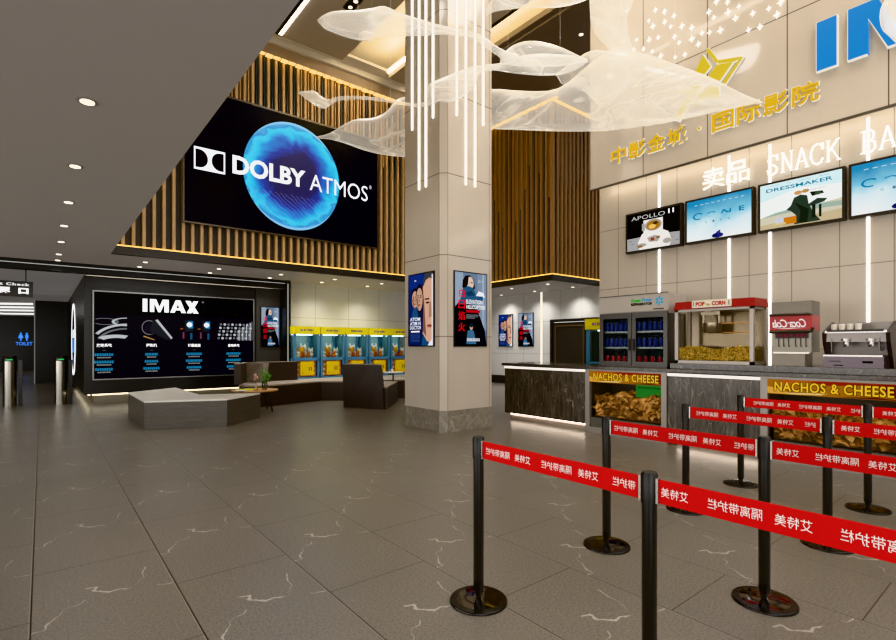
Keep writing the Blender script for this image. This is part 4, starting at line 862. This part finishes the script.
sign_text('wall_lettering', 'two glowing white Chinese characters over the sky screen, left of SNACK', 'sign', '卖品', 4.03, 3.25, 4.20, 4.55, 8.95, m_glow, mat('#cfc3ae', .4), -.005, .04)
# serif letters drawn stroke by stroke
def strokes(ch):
    L = {'S': [[(.82, .78), (.74, .93), (.5, 1), (.24, .92), (.16, .75), (.3, .58), (.62, .45), (.82, .28), (.74, .08), (.48, 0), (.2, .06), (.12, .26)]],
         'N': [[(.2, 0), (.2, 1)], [(.18, 1), (.82, 0)], [(.82, 0), (.82, 1)]], 'A': [[(.14, 0), (.5, 1)], [(.5, 1), (.88, 0)], [(.26, .33), (.76, .33)]],
         'C': [[(.86, .76), (.74, .94), (.5, 1), (.24, .9), (.1, .66), (.1, .36), (.24, .1), (.5, 0), (.76, .06), (.88, .26)]],
         'K': [[(.2, 0), (.2, 1)], [(.82, 1), (.24, .46)], [(.42, .6), (.88, 0)]], 'B': [[(.2, 0), (.2, 1)], [(.2, 1), (.6, 1), (.76, .88), (.74, .62), (.58, .53), (.2, .53)], [(.58, .53), (.82, .42), (.84, .14), (.64, 0), (.2, 0)]],
         'R': [[(.2, 0), (.2, 1)], [(.2, 1), (.6, 1), (.78, .86), (.74, .58), (.56, .5), (.2, .5)], [(.5, .5), (.9, 0)]]}[ch]
    serif = {'N': [(.2, 0), (.18, 1), (.82, 1)], 'A': [(.14, 0), (.88, 0)], 'K': [(.2, 0), (.2, 1), (.82, 1), (.88, 0)], 'B': [(.12, 0), (.12, 1)], 'R': [(.2, 0), (.12, 1), (.9, 0)]}.get(ch, [])
    if ch in 'SC': L = L + [[(L[0][0][0] + .02, L[0][0][1] - .08), (L[0][0][0] + .02, 1)]]
    return L + [[(x - .13, y), (x + .13, y)] for x, y in serif]
t = thing('wall_lettering', 'glowing white serif letters reading SNACK BAR above the menu screens', 'sign', (8.95, 2.0, 4.2))
yy = 3.03
for ch in 'SNACK BAR':
    if ch == ' ': yy -= .22; continue
    w_, h_ = .185, .30; mb = MB()
    for q, st_ in enumerate(strokes(ch)):
        p = [(8.925, yy - w_ * a, 4.19 + h_ * b_) for a, b_ in st_]
        thick = .013 if (abs(st_[0][0] - st_[-1][0]) > .05 and ch in 'NAKR' and st_[0][1] != st_[-1][1] and q in (1,)) or ch in 'SCB' or q == 0 else .008
        if len(st_) == 2 and st_[0][1] == st_[1][1]: thick = .006
        mb.tube(p, thick, 6)
    mb.build('letter', m_glow, t); yy -= w_ * 1.04
m_blue = mat('#068ad8', .3, em=.8)
t = thing('wall_lettering', 'huge blue raised letters with white edges at the top right of the fascia', 'sign', (8.6, 1.2, 5.4))
yy1, z0, z1, W = 2.26, 5.39, 6.07, 2.85
def bigl(pts, g=0):
    return [(yy1 - W * a, z0 + (z1 - z0) * b_) for a, b_ in pts]
shapes = [[(a_, b_) for a_, b_ in q_] for q_ in IMAX_PARTS]
for sp in shapes:
    for mm, x_, g, nm in ((m_blue, 8.53, 0, 'letter'), (m_white_edge, 8.545, .012, 'white_edge')):
        pp = bigl(sp); cy = sum(p[0] for p in pp) / len(pp); cz = sum(p[1] for p in pp) / len(pp)
        pp = [(y + (g if y > cy else -g), z + (g if z > cz else -g)) for y, z in pp]; n = len(pp)
        mb = MB().add([(x_, y, z) for y, z in pp] + [(8.6, y, z) for y, z in pp], [tuple(range(n))] + [(i, (i + 1) % n, n + (i + 1) % n, n + i) for i in range(n)])
        ob = mb.build(nm, mm, t if nm == 'letter' else ob, recalc=False)
t = thing('wall_emblem', 'yellow angular star-shaped emblem with white edges on the fascia above the characters', 'emblem', (8.6, 3.8, 5.9))
for kx, pp in LOGO.items():
    n = len(pp)
    cy = sum(p[0] for p in pp) / n; cz = sum(p[1] for p in pp) / n
    for mm, x_, s_, nm in ((mat('#e2c522', .35, em=.8), 8.55, 1, 'emblem_blade'), (m_white_edge, 8.562, 1.09, 'white_edge')):
        q = [(x_, cy + (y - cy) * s_, cz + (z - cz) * s_) for y, z in pp] + [(8.6, cy + (y - cy) * s_, cz + (z - cz) * s_) for y, z in pp]
        ob = MB().add(q, [tuple(range(n))] + [(i, (i + 1) % n, n + (i + 1) % n, n + i) for i in range(n)]).build(nm, mm, t if s_ == 1 else ob, recalc=False)
proto = None
for k, (y, z) in enumerate(STARS):
    if proto is None:
        mb = MB(); p = []
        for i in range(8):
            a = i * pi / 4 + pi / 2; r = .058 if i % 2 == 0 else .014
            if i % 4 == 2: r = .045
            p.append((8.575, y + r * cos(a), z + r * sin(a)))
        mb.add(p + [(8.565, y, z), (8.60, y, z)], [(i, (i + 1) % 8, 8) for i in range(8)] + [((i + 1) % 8, i, 9) for i in range(8)])
        proto = solo(mb, 'star_light', m_glow, (8.6, y, z), 'small white four-pointed star light on the glossy fascia', 'star light', 'scattered star lights on the fascia'); y0_, z0_ = y, z
    else:
        o = proto.copy(); COL.objects.link(o); o.location = (8.6, y, z); s = .75 + .5 * ((k * 37) % 10) / 10; o.scale = (1, s, s)
# ================================================================== SEATING
m_bench_lit = fabric_mat('bench_stone_lit', '#b5b0a8', '#d6d1c8', (1.5, 1.5, 14), .3)  # stone as lit from above, the light put into the pale colour
pb = [(1.42, 12.51), (1.42, 10.35), (2.68, 9.86), (3.56, 10.66), (2.47, 11.05), (2.46, 13.28)]
t = thing('bench', 'angular low grey stone bench, top painted as lit, in front of the wide cinema display', 'bench', (2.3, 11, 0))
MB().prism(pb, 0, .49).build('body', fabric_mat('bench_stone_shaded', '#35322f', '#5f5b55', (1.5, 1.5, 14), .35), t)  # same stone darkened, shade painted on the sides
MB().prism(pb, .49, .52).build('lit_top', m_bench_lit, t)
m_sofa = fabric_mat('sofa_veneer', '#221b19', '#352b26', (2, 2, 40), .45); m_seat = fabric_mat('sofa_seat', '#7a6e62', '#978b7e', (8, 8, 8), .5)
def wallstrip(pts, th, z0, z1, taper=0):
    # a wall of thickness th standing along a plan polyline
    L = []; R = []
    for i, p in enumerate(pts):
        a = Vector(pts[max(i - 1, 0)]); b = Vector(pts[min(i + 1, len(pts) - 1)]); d = (b - a).normalized(); n = Vector((-d.y, d.x)) * th
        L.append((p[0], p[1])); R.append((p[0] + n.x, p[1] + n.y))
    mb = MB()
    for i in range(len(pts) - 1): mb.prism([L[i], L[i + 1], R[i + 1], R[i]], z0, z1)
    return mb
t = thing('corner_sofa', 'long dark brown angular sofa bench with tall back, behind the round wood table', 'sofa', (5.4, 13.1, 0))
sp = [(3.80, 12.95), (4.12, 12.42), (5.99, 12.96), (6.47, 12.57), (7.1, 12.30), (8.10, 12.05), (8.95, 12.6), (8.5, 13.5), (6.5, 14.1), (4.25, 13.9)]
MB().prism(sp, 0, .50).build('base', m_sofa, t)
MB().prism(sp, .50, .535).build('seat_top', m_seat, t)
bk_ = wallstrip([(3.86, 13.0), (4.25, 13.78), (5.69, 13.88)], .16, .536, 1.05).build('backrest', m_sofa, t)
wallstrip([(3.86, 13.0), (4.25, 13.78), (5.69, 13.88)], .16, 1.05, 1.065).build('top_edge', m_seat, bk_)
MB().prism([(4.22, 13.75), (4.75, 13.79), (4.55, 13.35)], .536, 1.04, top=[(4.15, 13.74), (4.85, 13.80), (4.6, 13.55)]).build('corner_cushion', fabric_mat('cushion', '#5d554e', '#7f766d', (6, 6, 6), .8), t)
t = thing('corner_sofa', 'short dark brown box-backed sofa left of the column, tall back towards the camera', 'sofa', (6.5, 11, 0))
sp = [(6.35, 10.15), (7.62, 11.64), (7.25, 11.95), (6.3, 11.6), (5.76, 11.2), (6.02, 10.7)]
MB().prism(sp, 0, .50).build('base', m_sofa, t); MB().prism(sp, .50, .535).build('seat_top', m_seat, t)
q = [(5.76, 11.2), (6.12, 10.45), (6.29, 10.19), (6.46, 10.36), (6.40, 10.7), (6.05, 11.38)]
b2 = MB().prism(q, .0, 1.05, top=[(5.70, 11.15), (6.08, 10.47), (6.22, 10.2), (6.30, 10.3), (6.3, 10.66), (5.93, 11.30)]).build('backrest', m_sofa, t)
MB().prism([(5.70, 11.15), (6.08, 10.47), (6.22, 10.2), (6.30, 10.3), (6.3, 10.66), (5.93, 11.30)], 1.05, 1.062).build('top_edge', fabric_mat('edge_veneer', '#5a4d44', '#75665b', (3, 3, 3), .4), b2)
# white ledge under the claw machines
solo(MB().box(5.95, 10.6, 14.55, 15.48, 0, .50), 'platform', mat('#b9b3a4', .4), (8, 15, 0), 'low pale platform along the tiled wall, carrying the row of claw machines', 'platform')

# round table with hairpin legs
def ellipse_lathe(c, r, z0, z1): return MB().lathe((c[0], c[1], 0), [(r - .012, z0), (r, z0 + .01), (r, z1)], 40)
t = thing('coffee_table', 'round coffee table with pale wooden top and thin black hairpin legs', 'table', (3.8, 11.72, 0))
ellipse_lathe((3.8, 11.72), .50, .475, .50).build('table_top', wood_mat('table_wood', '#a5784c', '#c69a68'), t)
for a in (.6, 2.2, 3.8, 5.4):
    x, y = 3.8 + .33 * cos(a), 11.72 + .33 * sin(a); bx, by = 3.8 + .43 * cos(a), 11.72 + .43 * sin(a); tx, ty = -sin(a) * .05, cos(a) * .05
    MB().tube([(x + tx, y + ty, .475), (bx + tx * .2, by + ty * .2, .02), (bx, by, .006), (bx - tx * .2, by - ty * .2, .02), (x - tx, y - ty, .475)], .009, 6).build('leg', m_black, t)
t = thing('vase', 'clear glass vase holding a bright green leafy plant on the round wooden table', 'plant', (3.98, 11.62, .5))
MB().lathe((3.98, 11.62, .5), [(.05, 0), (.065, .05), (.06, .14), (.045, .20), (.05, .21), (.04, .20)], 20).build('glass_vase', glass_mat('vase_glass', '#cfd2cf', .3), t)
mb = MB(); rnd = random.Random(3)
for k in range(7): a = k * .9; mb.tube([(3.98, 11.62, .51), (3.98 + .03 * cos(a), 11.62 + .03 * sin(a), .72), (3.98 + .09 * cos(a), 11.62 + .09 * sin(a), .86 + .03 * (k % 3))], .004, 5)
mb.build('stems', mat('#4c6b2a', .6), t)
mb = MB()
for k in range(120):
    a = rnd.random() * 6.28; z = rnd.uniform(.68, .98); r = .13 * (1 - abs(z - .8) / .25) * rnd.random() ** .5 + .01; c_ = Vector((3.98 + r * cos(a), 11.62 + r * sin(a), z))
    R_ = Matrix.Rotation(rnd.random() * 6.28, 3, 'Z') @ Matrix.Rotation(rnd.gauss(.3, .6), 3, 'X')
    mb.add([c_ + R_ @ Vector(p) for p in ((0, 0, 0), (.016, .02, .004), (0, .05, 0), (-.016, .02, .004))], [(0, 1, 2, 3)], 0)
mb.build('leaves', mat('#4f9a28', .5, noise=.35, nscale=15), t)
t = thing('vase', 'small brass vase with dried pink flower heads on the round wooden table', 'plant', (3.72, 11.42, .5))
MB().lathe((3.72, 11.42, .5), [(.03, 0), (.042, .03), (.03, .07), (.018, .10), (.02, .11)], 18).build('brass_vase', mat('#a88a52', .3, metal=.6), t)
mb = MB(); mb.tube([(3.72, 11.42, .6), (3.71, 11.42, .8)], .003, 5).tube([(3.72, 11.42, .6), (3.74, 11.43, .76)], .003, 5); mb.build('stems', mat('#6b5a3c', .6), t)
MB().ball((3.705, 11.42, .84), .035, sq=(1, 1, 1.4)).ball((3.745, 11.43, .79), .03, sq=(1, 1, 1.3)).ball((3.70, 11.43, .76), .028).build('flower_heads', mat('#a8847c', .8, noise=.3, nscale=40), t)
solo(MB().box(3.45, 3.72, 11.62, 11.82, .5, .53).box(3.455, 3.715, 11.625, 11.815, .503, .527, 1), 'book', [mat('#c6cf2a', .5), mat('#e8e4d8', .6)], (3.58, 11.72, .5), 'yellow-green book lying on the left of the round wooden table', 'book')
solo(MB().lathe((3.50, 11.70, .531), [(.03, 0), (.035, .09), (.033, .09), (.028, .006)], 18), 'drinking_glass', glass_mat('tumbler', '#e6e6e0', .35), (3.5, 11.7, .531), 'small clear drinking glass standing on the yellow-green book', 'glass')
solo(MB().lathe((3.42, 11.50, .5005), [(.10, 0), (.13, .02), (.12, .021), (.09, .006)], 24), 'dish', mat('#e2ded6', .3), (3.42, 11.5, .5), 'shallow white dish on the left edge of the round wooden table', 'dish')
t = thing('side_table', 'small white round side table behind the box-backed sofa', 'table', (7.66, 11.93, 0))
MB().lathe((7.66, 11.93, 0), [(.15, 0), (.15, .012), (.03, .02), (.022, .05), (.022, .74), (.10, .75)], 24).build('pedestal', mat('#5e5a55', .35, metal=.6), t)
ellipse_lathe((7.66, 11.93), .28, .75, .775).build('table_top', mat('#d8d4cc', .3), t)
solo(MB().lathe((7.60, 11.9, .776), [(.028, 0), (.034, .02), (.034, .07), (.026, .085)], 16), 'cup', mat('#d9d3c6', .3), (7.6, 11.9, .776), 'small pale cup on the little white side table', 'cup')

# ================================================================== CLAW MACHINES
m_cy = mat('#d8c818', .4, glow=.04); m_cb = mat('#4f7f9f', .35); m_cyd = mat('#d8b60e', .4, glow=.04)  # faint glow put into the yellows to brighten them
def claw(label, x0, y, z0):
    t = thing('claw_machine', label, 'claw machine', (x0 + .42, y + .38, z0), 'claw machines along the tiled wall')
    x1 = x0 + .82
    h = MB().box(x0 - .01, x1 + .01, y - .03, y + .74, 1.87, 2.1).build('header', m_cy, t)
    c = Canvas((x0, y - .03, 1.87), (1, 0, 0), (0, 0, 1), .82, .23)
    for k, (w_, col) in enumerate(((.07, '#6a2a86'), (.05, '#3a3fae'), (.07, '#8a2a5c'), (.03, '#6a2a86'), (.06, '#5a2a9a'), (.07, '#3a3fae'), (.05, '#8a2a5c'), (.02, '#6a2a86'))):
        a = .22 + .072 * k; c.rect(a, .38, a + w_ * .85, .62, B(col, .6), 2 + k); c.rect(a + w_ * .3, .45, a + w_ * .5, .55, m_cy, 12 + k)
    c.build('header_print', h)
    mb = MB()
    for xa, xb in ((x0, x0 + .07), (x1 - .07, x1)): mb.box(xa, xb, y, y + .06, z0, 1.87).box(xa, xb, y + .66, y + .72, z0, 1.87)
    mb.box(x0, x1, y, y + .72, 1.05, 1.12).box(x0, x1, y, y + .06, z0, .56).box(x0 + .07, x1 - .07, y + .66, y + .72, z0, 1.05).box(x0, x0 + .04, y + .06, y + .66, z0, 1.05).box(x1 - .04, x1, y + .06, y + .66, z0, 1.05)
    mb.box(x0 + .07, x1 - .07, y, y + .02, 1.12, 1.15)
    mb.build('cabinet', m_cb, t)
    MB().box(x0 + .07, x1 - .07, y + .68, y + .70, 1.12, 1.87).build('back_mirror', mat('#7f9da2', .25, glow=.15), t)  # self glow added to brighten the inside of the machine
    MB().box(x0 + .07, x1 - .07, y + .10, y + .11, z0 + .06, 1.05).build('candy_panel', mat('#c5703a', .4, noise=.5, nscale=9), t)
    for k in range(3): MB().ball((x0 + .14 + .02 * k, y + .10, .62 + .15 * k), .04, sq=(1, .3, 1)).ball((x1 - .14, y + .10, .66 + .14 * k), .04, sq=(1, .3, 1)).build('candy_print', mat('#e9d9b8', .5), t)
    d = MB().box(x0 + .20, x0 + .62, y - .02, y + .05, .60, 1.02).build('coin_door', m_cyd, t)
    MB().box(x0 + .46, x0 + .485, y - .026, y - .02, .74, .86).box(x0 + .53, x0 + .555, y - .026, y - .02, .74, .86).box(x0 + .25, x0 + .28, y - .026, y - .02, .66, .685).build('coin_slots', md, d)
    MB().box(x0 + .07, x1 - .07, y + .004, y + .008, 1.12, 1.87).box(x0 + .004, x0 + .008, y + .06, y + .66, 1.12, 1.87).box(x1 - .008, x1 - .004, y + .06, y + .66, 1.12, 1.87).build('glass', glass_mat('claw_glass', '#f0f6f6', .07), t)
    MB().box(x0 + .1, x1 - .1, y + .3, y + .5, 1.84, 1.86).build('inner_lamp', mat('#f4fbff', em=5), t)
    MB().tube([(x0 + .55, y + .3, 1.87), (x0 + .55, y + .3, 1.66)], .008).tube([(x0 + .55, y + .3, 1.66), (x0 + .48, y + .3, 1.60), (x0 + .52, y + .3, 1.53)], .008).tube([(x0 + .55, y + .3, 1.66), (x0 + .62, y + .3, 1.60), (x0 + .58, y + .3, 1.53)], .008).build('claw_arm', md, t)
    return t
def toys(x0, y, nm):
    grp = 'plush toys inside ' + nm
    def toy(cx, cy, cz, s, col, ear, lab):
        t = thing('plush_toy', lab + ' inside ' + nm, 'toy', (cx, cy, cz), grp)
        MB().ball((cx, cy, cz + .085 * s), .085 * s, sq=(1, .9, 1.0)).ball((cx, cy - .02 * s, cz + .20 * s), .065 * s).build('body', mat(col, .8), t)
        MB().ball((cx - .05 * s, cy, cz + .255 * s), .028 * s, sq=ear).ball((cx + .05 * s, cy, cz + .255 * s), .028 * s, sq=ear).build('ears', mat(col, .8), t)
        return t
    y += .25
    base = 1.121
    toy(x0 + .17, y + .04, base, 1.0, '#e0851c', (1, .6, 1.2), 'orange plush bear'); toy(x0 + .36, y + .05, base, 1.25, '#e9a21e', (1, .5, 1.6), 'tall amber plush toy'); toy(x0 + .50, y - .13, base, .8, '#dd6d18', (1, .6, 1), 'deep orange plush toy')
    toy(x0 + .50, y + .26, base, 1.5, '#ece6da', (.8, .5, 2.2), 'white plush rabbit at the back'); toy(x0 + .66, y + .05, base, 1.1, '#efeae0', (.8, .5, 2.0), 'white plush rabbit at the right'); toy(x0 + .17, y - .15, base, .75, '#e8e0d0', (1, .6, 1), 'small cream plush toy'); toy(x0 + .32, y - .15, base, .7, '#c24a1c', (1, .6, 1), 'small rust plush toy')
first = None
names = ['the claw machine next to the black portal frame', 'the second claw machine from the black portal frame', 'the middle claw machine of the visible row', 'the claw machine second from the column', 'the claw machine nearest the column']
labs = ['yellow and blue claw machine next to the black portal frame', 'yellow and blue claw machine, second from the black portal frame', 'yellow and blue claw machine partly behind the box-backed sofa, middle of the visible row', 'yellow and blue claw machine, second from the column', 'yellow and blue claw machine nearest the column']
for k in range(5):
    x0 = 5.92 + .86 * k
    if first is None: first = claw(labs[0], x0, 14.72, .50)
    else: dup(first, (.86 * k, 0, 0), labs[k])
    toys(x0, 14.72, names[k])
cl = claw('yellow and blue claw machine standing beyond the end of the snack wall', 9.6, 5.7, 0)
cl.location = (9.92, 6.44, 0); cl.rotation_euler = (0, 0, -pi / 2)

# ================================================================== TURNSTILE POSTS, SIGNS
def bollard(x, y, lab):
    t = thing('turnstile_post', lab, 'turnstile', (x, y, 0), None)
    MB().lathe((x, y, 0), [(.13, 0), (.13, 1.12)], 28).build('steel_drum', mat('#8a8680', .22, metal=1), t)
    MB().box(x + .16, x + .24, y - .02, y + .25, 0, 1.14).build('dark_side_post', mat('#191817', .25), t)
    MB().lathe((x, y, 1.12), [(.135, 0), (.14, .10), (.125, .125)], 28).build('black_cap', m_black, t)
    MB().box(x - .06, x + .06, y - .142, y - .132, 1.15, 1.17).build('green_indicator', mat('#3fd06a', em=1.2), t)
bollard(-.62, 16.6, 'steel turnstile post with black cap at the left edge of the hall entrance'); bollard(.38, 16.3, 'steel turnstile post with black cap beside the black screen volume')
t = thing('hanging_sign', 'grey hanging ticket check sign with white lettering above the turnstiles', 'sign', (-.9, 15.5, 2.62))
MB().box(-2.2, -.16, 15.48, 15.56, 2.66, 3.02).build('board', mat('#3c3a39', .4), t)
MB().box(-.30, -.28, 15.51, 15.53, 3.02, 3.32).box(-1.9, -1.88, 15.51, 15.53, 3.02, 3.32).build('hanger', m_black, t)
c = Canvas((-2.2, 15.48, 2.66), (1, 0, 0), (0, 0, 1), 2.04, .36)
c.text('Ticket Check', .53, .70, .97, .88, B('#e8e8e8', 1.2), bold=.03, space=1.15); c.text('检', .50, .16, .62, .58, B('#f4f4f4', 1.4), bold=.045); c.text('票', .69, .16, .80, .58, B('#f4f4f4', 1.4), bold=.045); c.text('口', .87, .18, .96, .56, B('#f4f4f4', 1.4), bold=.06)
c.build('lettering', t)
t = thing('toilet_sign', 'glowing blue toilet sign with two figures on the dark corridor wall', 'sign', (-1.2, 39.95, 1.3))
c = Canvas((-1.22, 39.97, 1.5), (1, 0, 0), (0, 0, 1), .78, .86); bl = B('#2f7fe0', 2.0)
for u, dress in ((.30, 1), (.66, 0)):
    c.ell(u, .88, .055, .06, bl)
    c.poly([(u - .08, .80), (u + .08, .80), (u + (.15 if dress else .09), .56), (u + .04, .56), (u + .04, .38), (u - .04, .38), (u - (.04), .56), (u - (.15 if dress else .09), .56)], bl)
c.text('TOILET', 0, .05, 1, .28, B('#3f7fe8', 2.0)); c.build('figures_and_lettering', t)

# ================================================================== SUSPENDED FISH SCULPTURES
m_fish = mesh_fish_mat(); m_wire = mat('#d8d4cc', .4)
def body(key, thick=.55, n=18):
    st_ = [(Vector(a), Vector(b)) for a, b in FISH[key]]
    # resample with Catmull-Rom so that the loft is smooth
    def cr(p0, p1, p2, p3, t_): return .5 * ((2 * p1) + (p2 - p0) * t_ + (2 * p0 - 5 * p1 + 4 * p2 - p3) * t_ * t_ + (3 * p1 - p0 - 3 * p2 + p3) * t_ ** 3)
    out = []
    for i in range(len(st_) - 1):
        g = lambda k: st_[max(0, min(len(st_) - 1, k))]
        for q in range(3):
            t_ = q / 3; out.append(tuple(cr(g(i - 1)[e], g(i)[e], g(i + 1)[e], g(i + 2)[e], t_) for e in (0, 1)))
    out.append(st_[-1]); rings = []
    for i, (a, b) in enumerate(out):
        c_ = (a + b) / 2; up = (a - b) / 2; nx = out[min(i + 1, len(out) - 1)]; pv = out[max(i - 1, 0)]
        d = ((nx[0] + nx[1]) - (pv[0] + pv[1])).normalized(); side = up.cross(d)
        side = side.normalized() * max(.008, min(.42, up.length * thick)) if side.length > 1e-6 else Vector((0, .01, 0))
        rings.append([c_ + up * cos(2 * pi * k / n) + side * sin(2 * pi * k / n) for k in range(n)])
    return MB().rings(rings)
def fish(label, keys, names, thick, hang):
    c_ = Vector(FISH[keys[0]][len(FISH[keys[0]]) // 2][0]); t = thing('fish_sculpture', label, 'sculpture', c_)
    for k, nm, th in zip(keys, names, thick): body(k, th).build(nm, m_fish, t)
    mb = MB()
    for h in hang:
        p = Vector(FISH[keys[0]][h][0]); mb.tube([p - Vector((0, 0, .01)), (p.x, p.y, 9.3)], .0015, 4)
    mb.build('hanging_wire', m_wire, t)
fish('translucent white mesh fish sculpture with pointed nose, highest left of the column', ['A', 'Afin'], ['body', 'fin'], (.5, .3), (4, 10))
fish('slender translucent mesh ribbon fish sculpture crossing in front of the column', ['B', 'Bdome'], ['body', 'dorsal_dome'], (.5, .6), (8, 17))
fish('huge translucent mesh whale sculpture hanging before the glossy fascia', ['C', 'Ctail', 'Cfluke', 'Cfin'], ['body', 'tail', 'tail_fluke', 'side_fin'], (.4, .35, .3, .25), (4, 9))
fish('translucent mesh fish sculpture behind the left of the column, before the ring display', ['D'], ['body'], (.4,), (4, 8))
fish('translucent mesh fish sculpture at the right photo edge over the blue letters', ['E'], ['body'], (.4,), (3, 5))

# ================================================================== DOWNLIGHTS AND LIGHT
m_lens = mat('#fff4e0', em=3); m_ring = mat('#b8b2aa', .3, metal=.6)
dl = None
def spot(x, y, z, e, ang=130, col=(1, .975, .945), r=.12):
    l = bpy.data.lights.new('downlight_and_fill_lamp', 'SPOT'); l.energy = e; l.spot_size = radians(ang); l.spot_blend = 1; l.color = col; l.shadow_soft_size = r
    o = bpy.data.objects.new('downlight_and_fill_lamp', l); COL.objects.link(o); o.location = (x, y, z)
def downlight(x, y, z, e, lab, group, col=(1, .975, .945)):
    global dl
    if dl is None:
        dl = thing('downlight', lab, 'ceiling light', (x, y, z), group)
        MB().lathe((x, y, z - .006), [(.07, 0), (.075, .002), (.07, .006)], 24).build('trim_ring', m_ring, dl)
        MB().lathe((x, y, z - .012), [(.05, 0), (.05, .006)], 20).build('lens', m_lens, dl)
        downlight.o = (x, y, z)
    else: dup(dl, Vector((x, y, z)) - Vector(downlight.o), lab, group)
    spot(x, y, z - .03, e, col=col)
g1 = 'downlights in a line along the low ceiling on the left'
for y in (1.75, 3.4, 5.05, 6.95, 8.75, 10.5, 12.15, 13.83, 14.81):
    downlight(.29, y, 3.5, 90, 'small round recessed downlight in the single line along the low left ceiling', g1)
g2 = 'downlights over the screen volume'
for x in (1.92, 3.57, 5.2, 6.83, 8.46):
    for y in (13.85, 14.75): downlight(x, y, 3.5, 75 if x < 5 else 135, 'small round downlight in the low ceiling strip between slatted wall and tiled wall', g2)
for x, y in ((12.7, 12.2), (14.0, 12.3), (12.7, 10.6), (14.0, 10.6), (12.7, 14.0), (14.0, 14.0)):
    downlight(x, y, 3.5, 170, 'small round recessed downlight in the low ceiling by the far tiled wall', 'downlights by the far tiled wall')
for x, y in ((10.5, 7.7), (11.5, 9.2), (10.5, 4.5)):
    downlight(x, y, 9.3, 60, 'small round downlight in the high dark ceiling beyond the column', 'downlights in the high dark ceiling')
t = thing('twin_spotlight', 'black rectangular twin spotlight in the high ceiling above the pointed fish sculpture', 'ceiling light', (5.5, 10.3, 9.3))
MB().box(5.38, 5.62, 10.0, 10.5, 9.26, 9.3).build('black_housing', m_black, t)
for y in (10.12, 10.37): MB().lathe((5.5, y, 9.252), [(.045, 0), (.045, .008)], 18).build('lamp', m_lens, t)
# added spots without fixtures, lighting the snack wall and floor of the void
for x, y, e in ((3.0, 1.0, 420), (3.0, 5.5, 420), (5.5, 3.0, 420), (7.2, .5, 380), (7.2, 5.0, 380), (5.5, 10.2, 420), (8.9, 9.0, 350)):
    spot(x, y, 9.2, e * 1.15, 150, (1, .98, .955), .5)
def area(loc, size, e, rot=(0, 0, 0), col=(1, .98, .95)):
    l = bpy.data.lights.new('fill_and_cove_lamp', 'AREA'); l.shape = 'RECTANGLE'; l.size, l.size_y = size; l.energy = e; l.color = col
    o = bpy.data.objects.new('fill_and_cove_lamp', l); COL.objects.link(o); o.location = loc; o.rotation_euler = rot; return o
area((-8.6, 7, 1.6), (18, 2.6), 750, (pi / 2, 0, -pi / 2))  # added fill lamp, unseen at the left, lifting the low ceiling
area((4.8, -3.8, 5.2), (7, 7), 330, (pi / 2 + .35, 0, 0))  # added fill lamp behind the camera for column, snack wall and rafts
area((-3.5, -3.8, 1.5), (8, 2.6), 220, (pi / 2 + .1, 0, 0))  # added low fill lamp, unseen behind the camera
for x_, e_, tilt in ((7.76, 300, -1), (9.36, 240, -1)):
    l = area((x_, 4.2, 9.60), (.10, 16), e_, (0, radians(125) * 1, 0), (1, .9, .72))
# added spots without fixtures, brightening the corridor and the claw machine area
for x, y in ((-1.2, 19), (-1.2, 24), (-1.2, 31), (-1.2, 37)): spot(x, y, 3.25, 160)
spot(6.8, 13.4, 3.4, 20)

w = bpy.data.worlds.new('surroundings'); SC.world = w; w.use_nodes = True
w.node_tree.nodes['Background'].inputs[0].default_value = (.86, .92, 1.0, 1); w.node_tree.nodes['Background'].inputs[0].default_value = (1, .97, .93, 1)
w.node_tree.nodes['Background'].inputs[1].default_value = 1.0

# ================================================================== CAMERA
cam = bpy.data.cameras.new('camera'); co = bpy.data.objects.new('camera', cam); COL.objects.link(co); SC.camera = co
cam.sensor_width = 36; cam.lens = 36 * 503 / 896; cam.shift_y = 26 / 896; cam.clip_start = .05; cam.clip_end = 200
co.location = (0, 0, 1.5); co.rotation_euler = (pi / 2, 0, -math.atan((448 - 41.7) / 503))
try:
    SC.view_settings.view_transform = 'Khronos PBR Neutral'
except Exception:
    SC.view_settings.view_transform = 'Standard'
SC.view_settings.exposure = 0.0
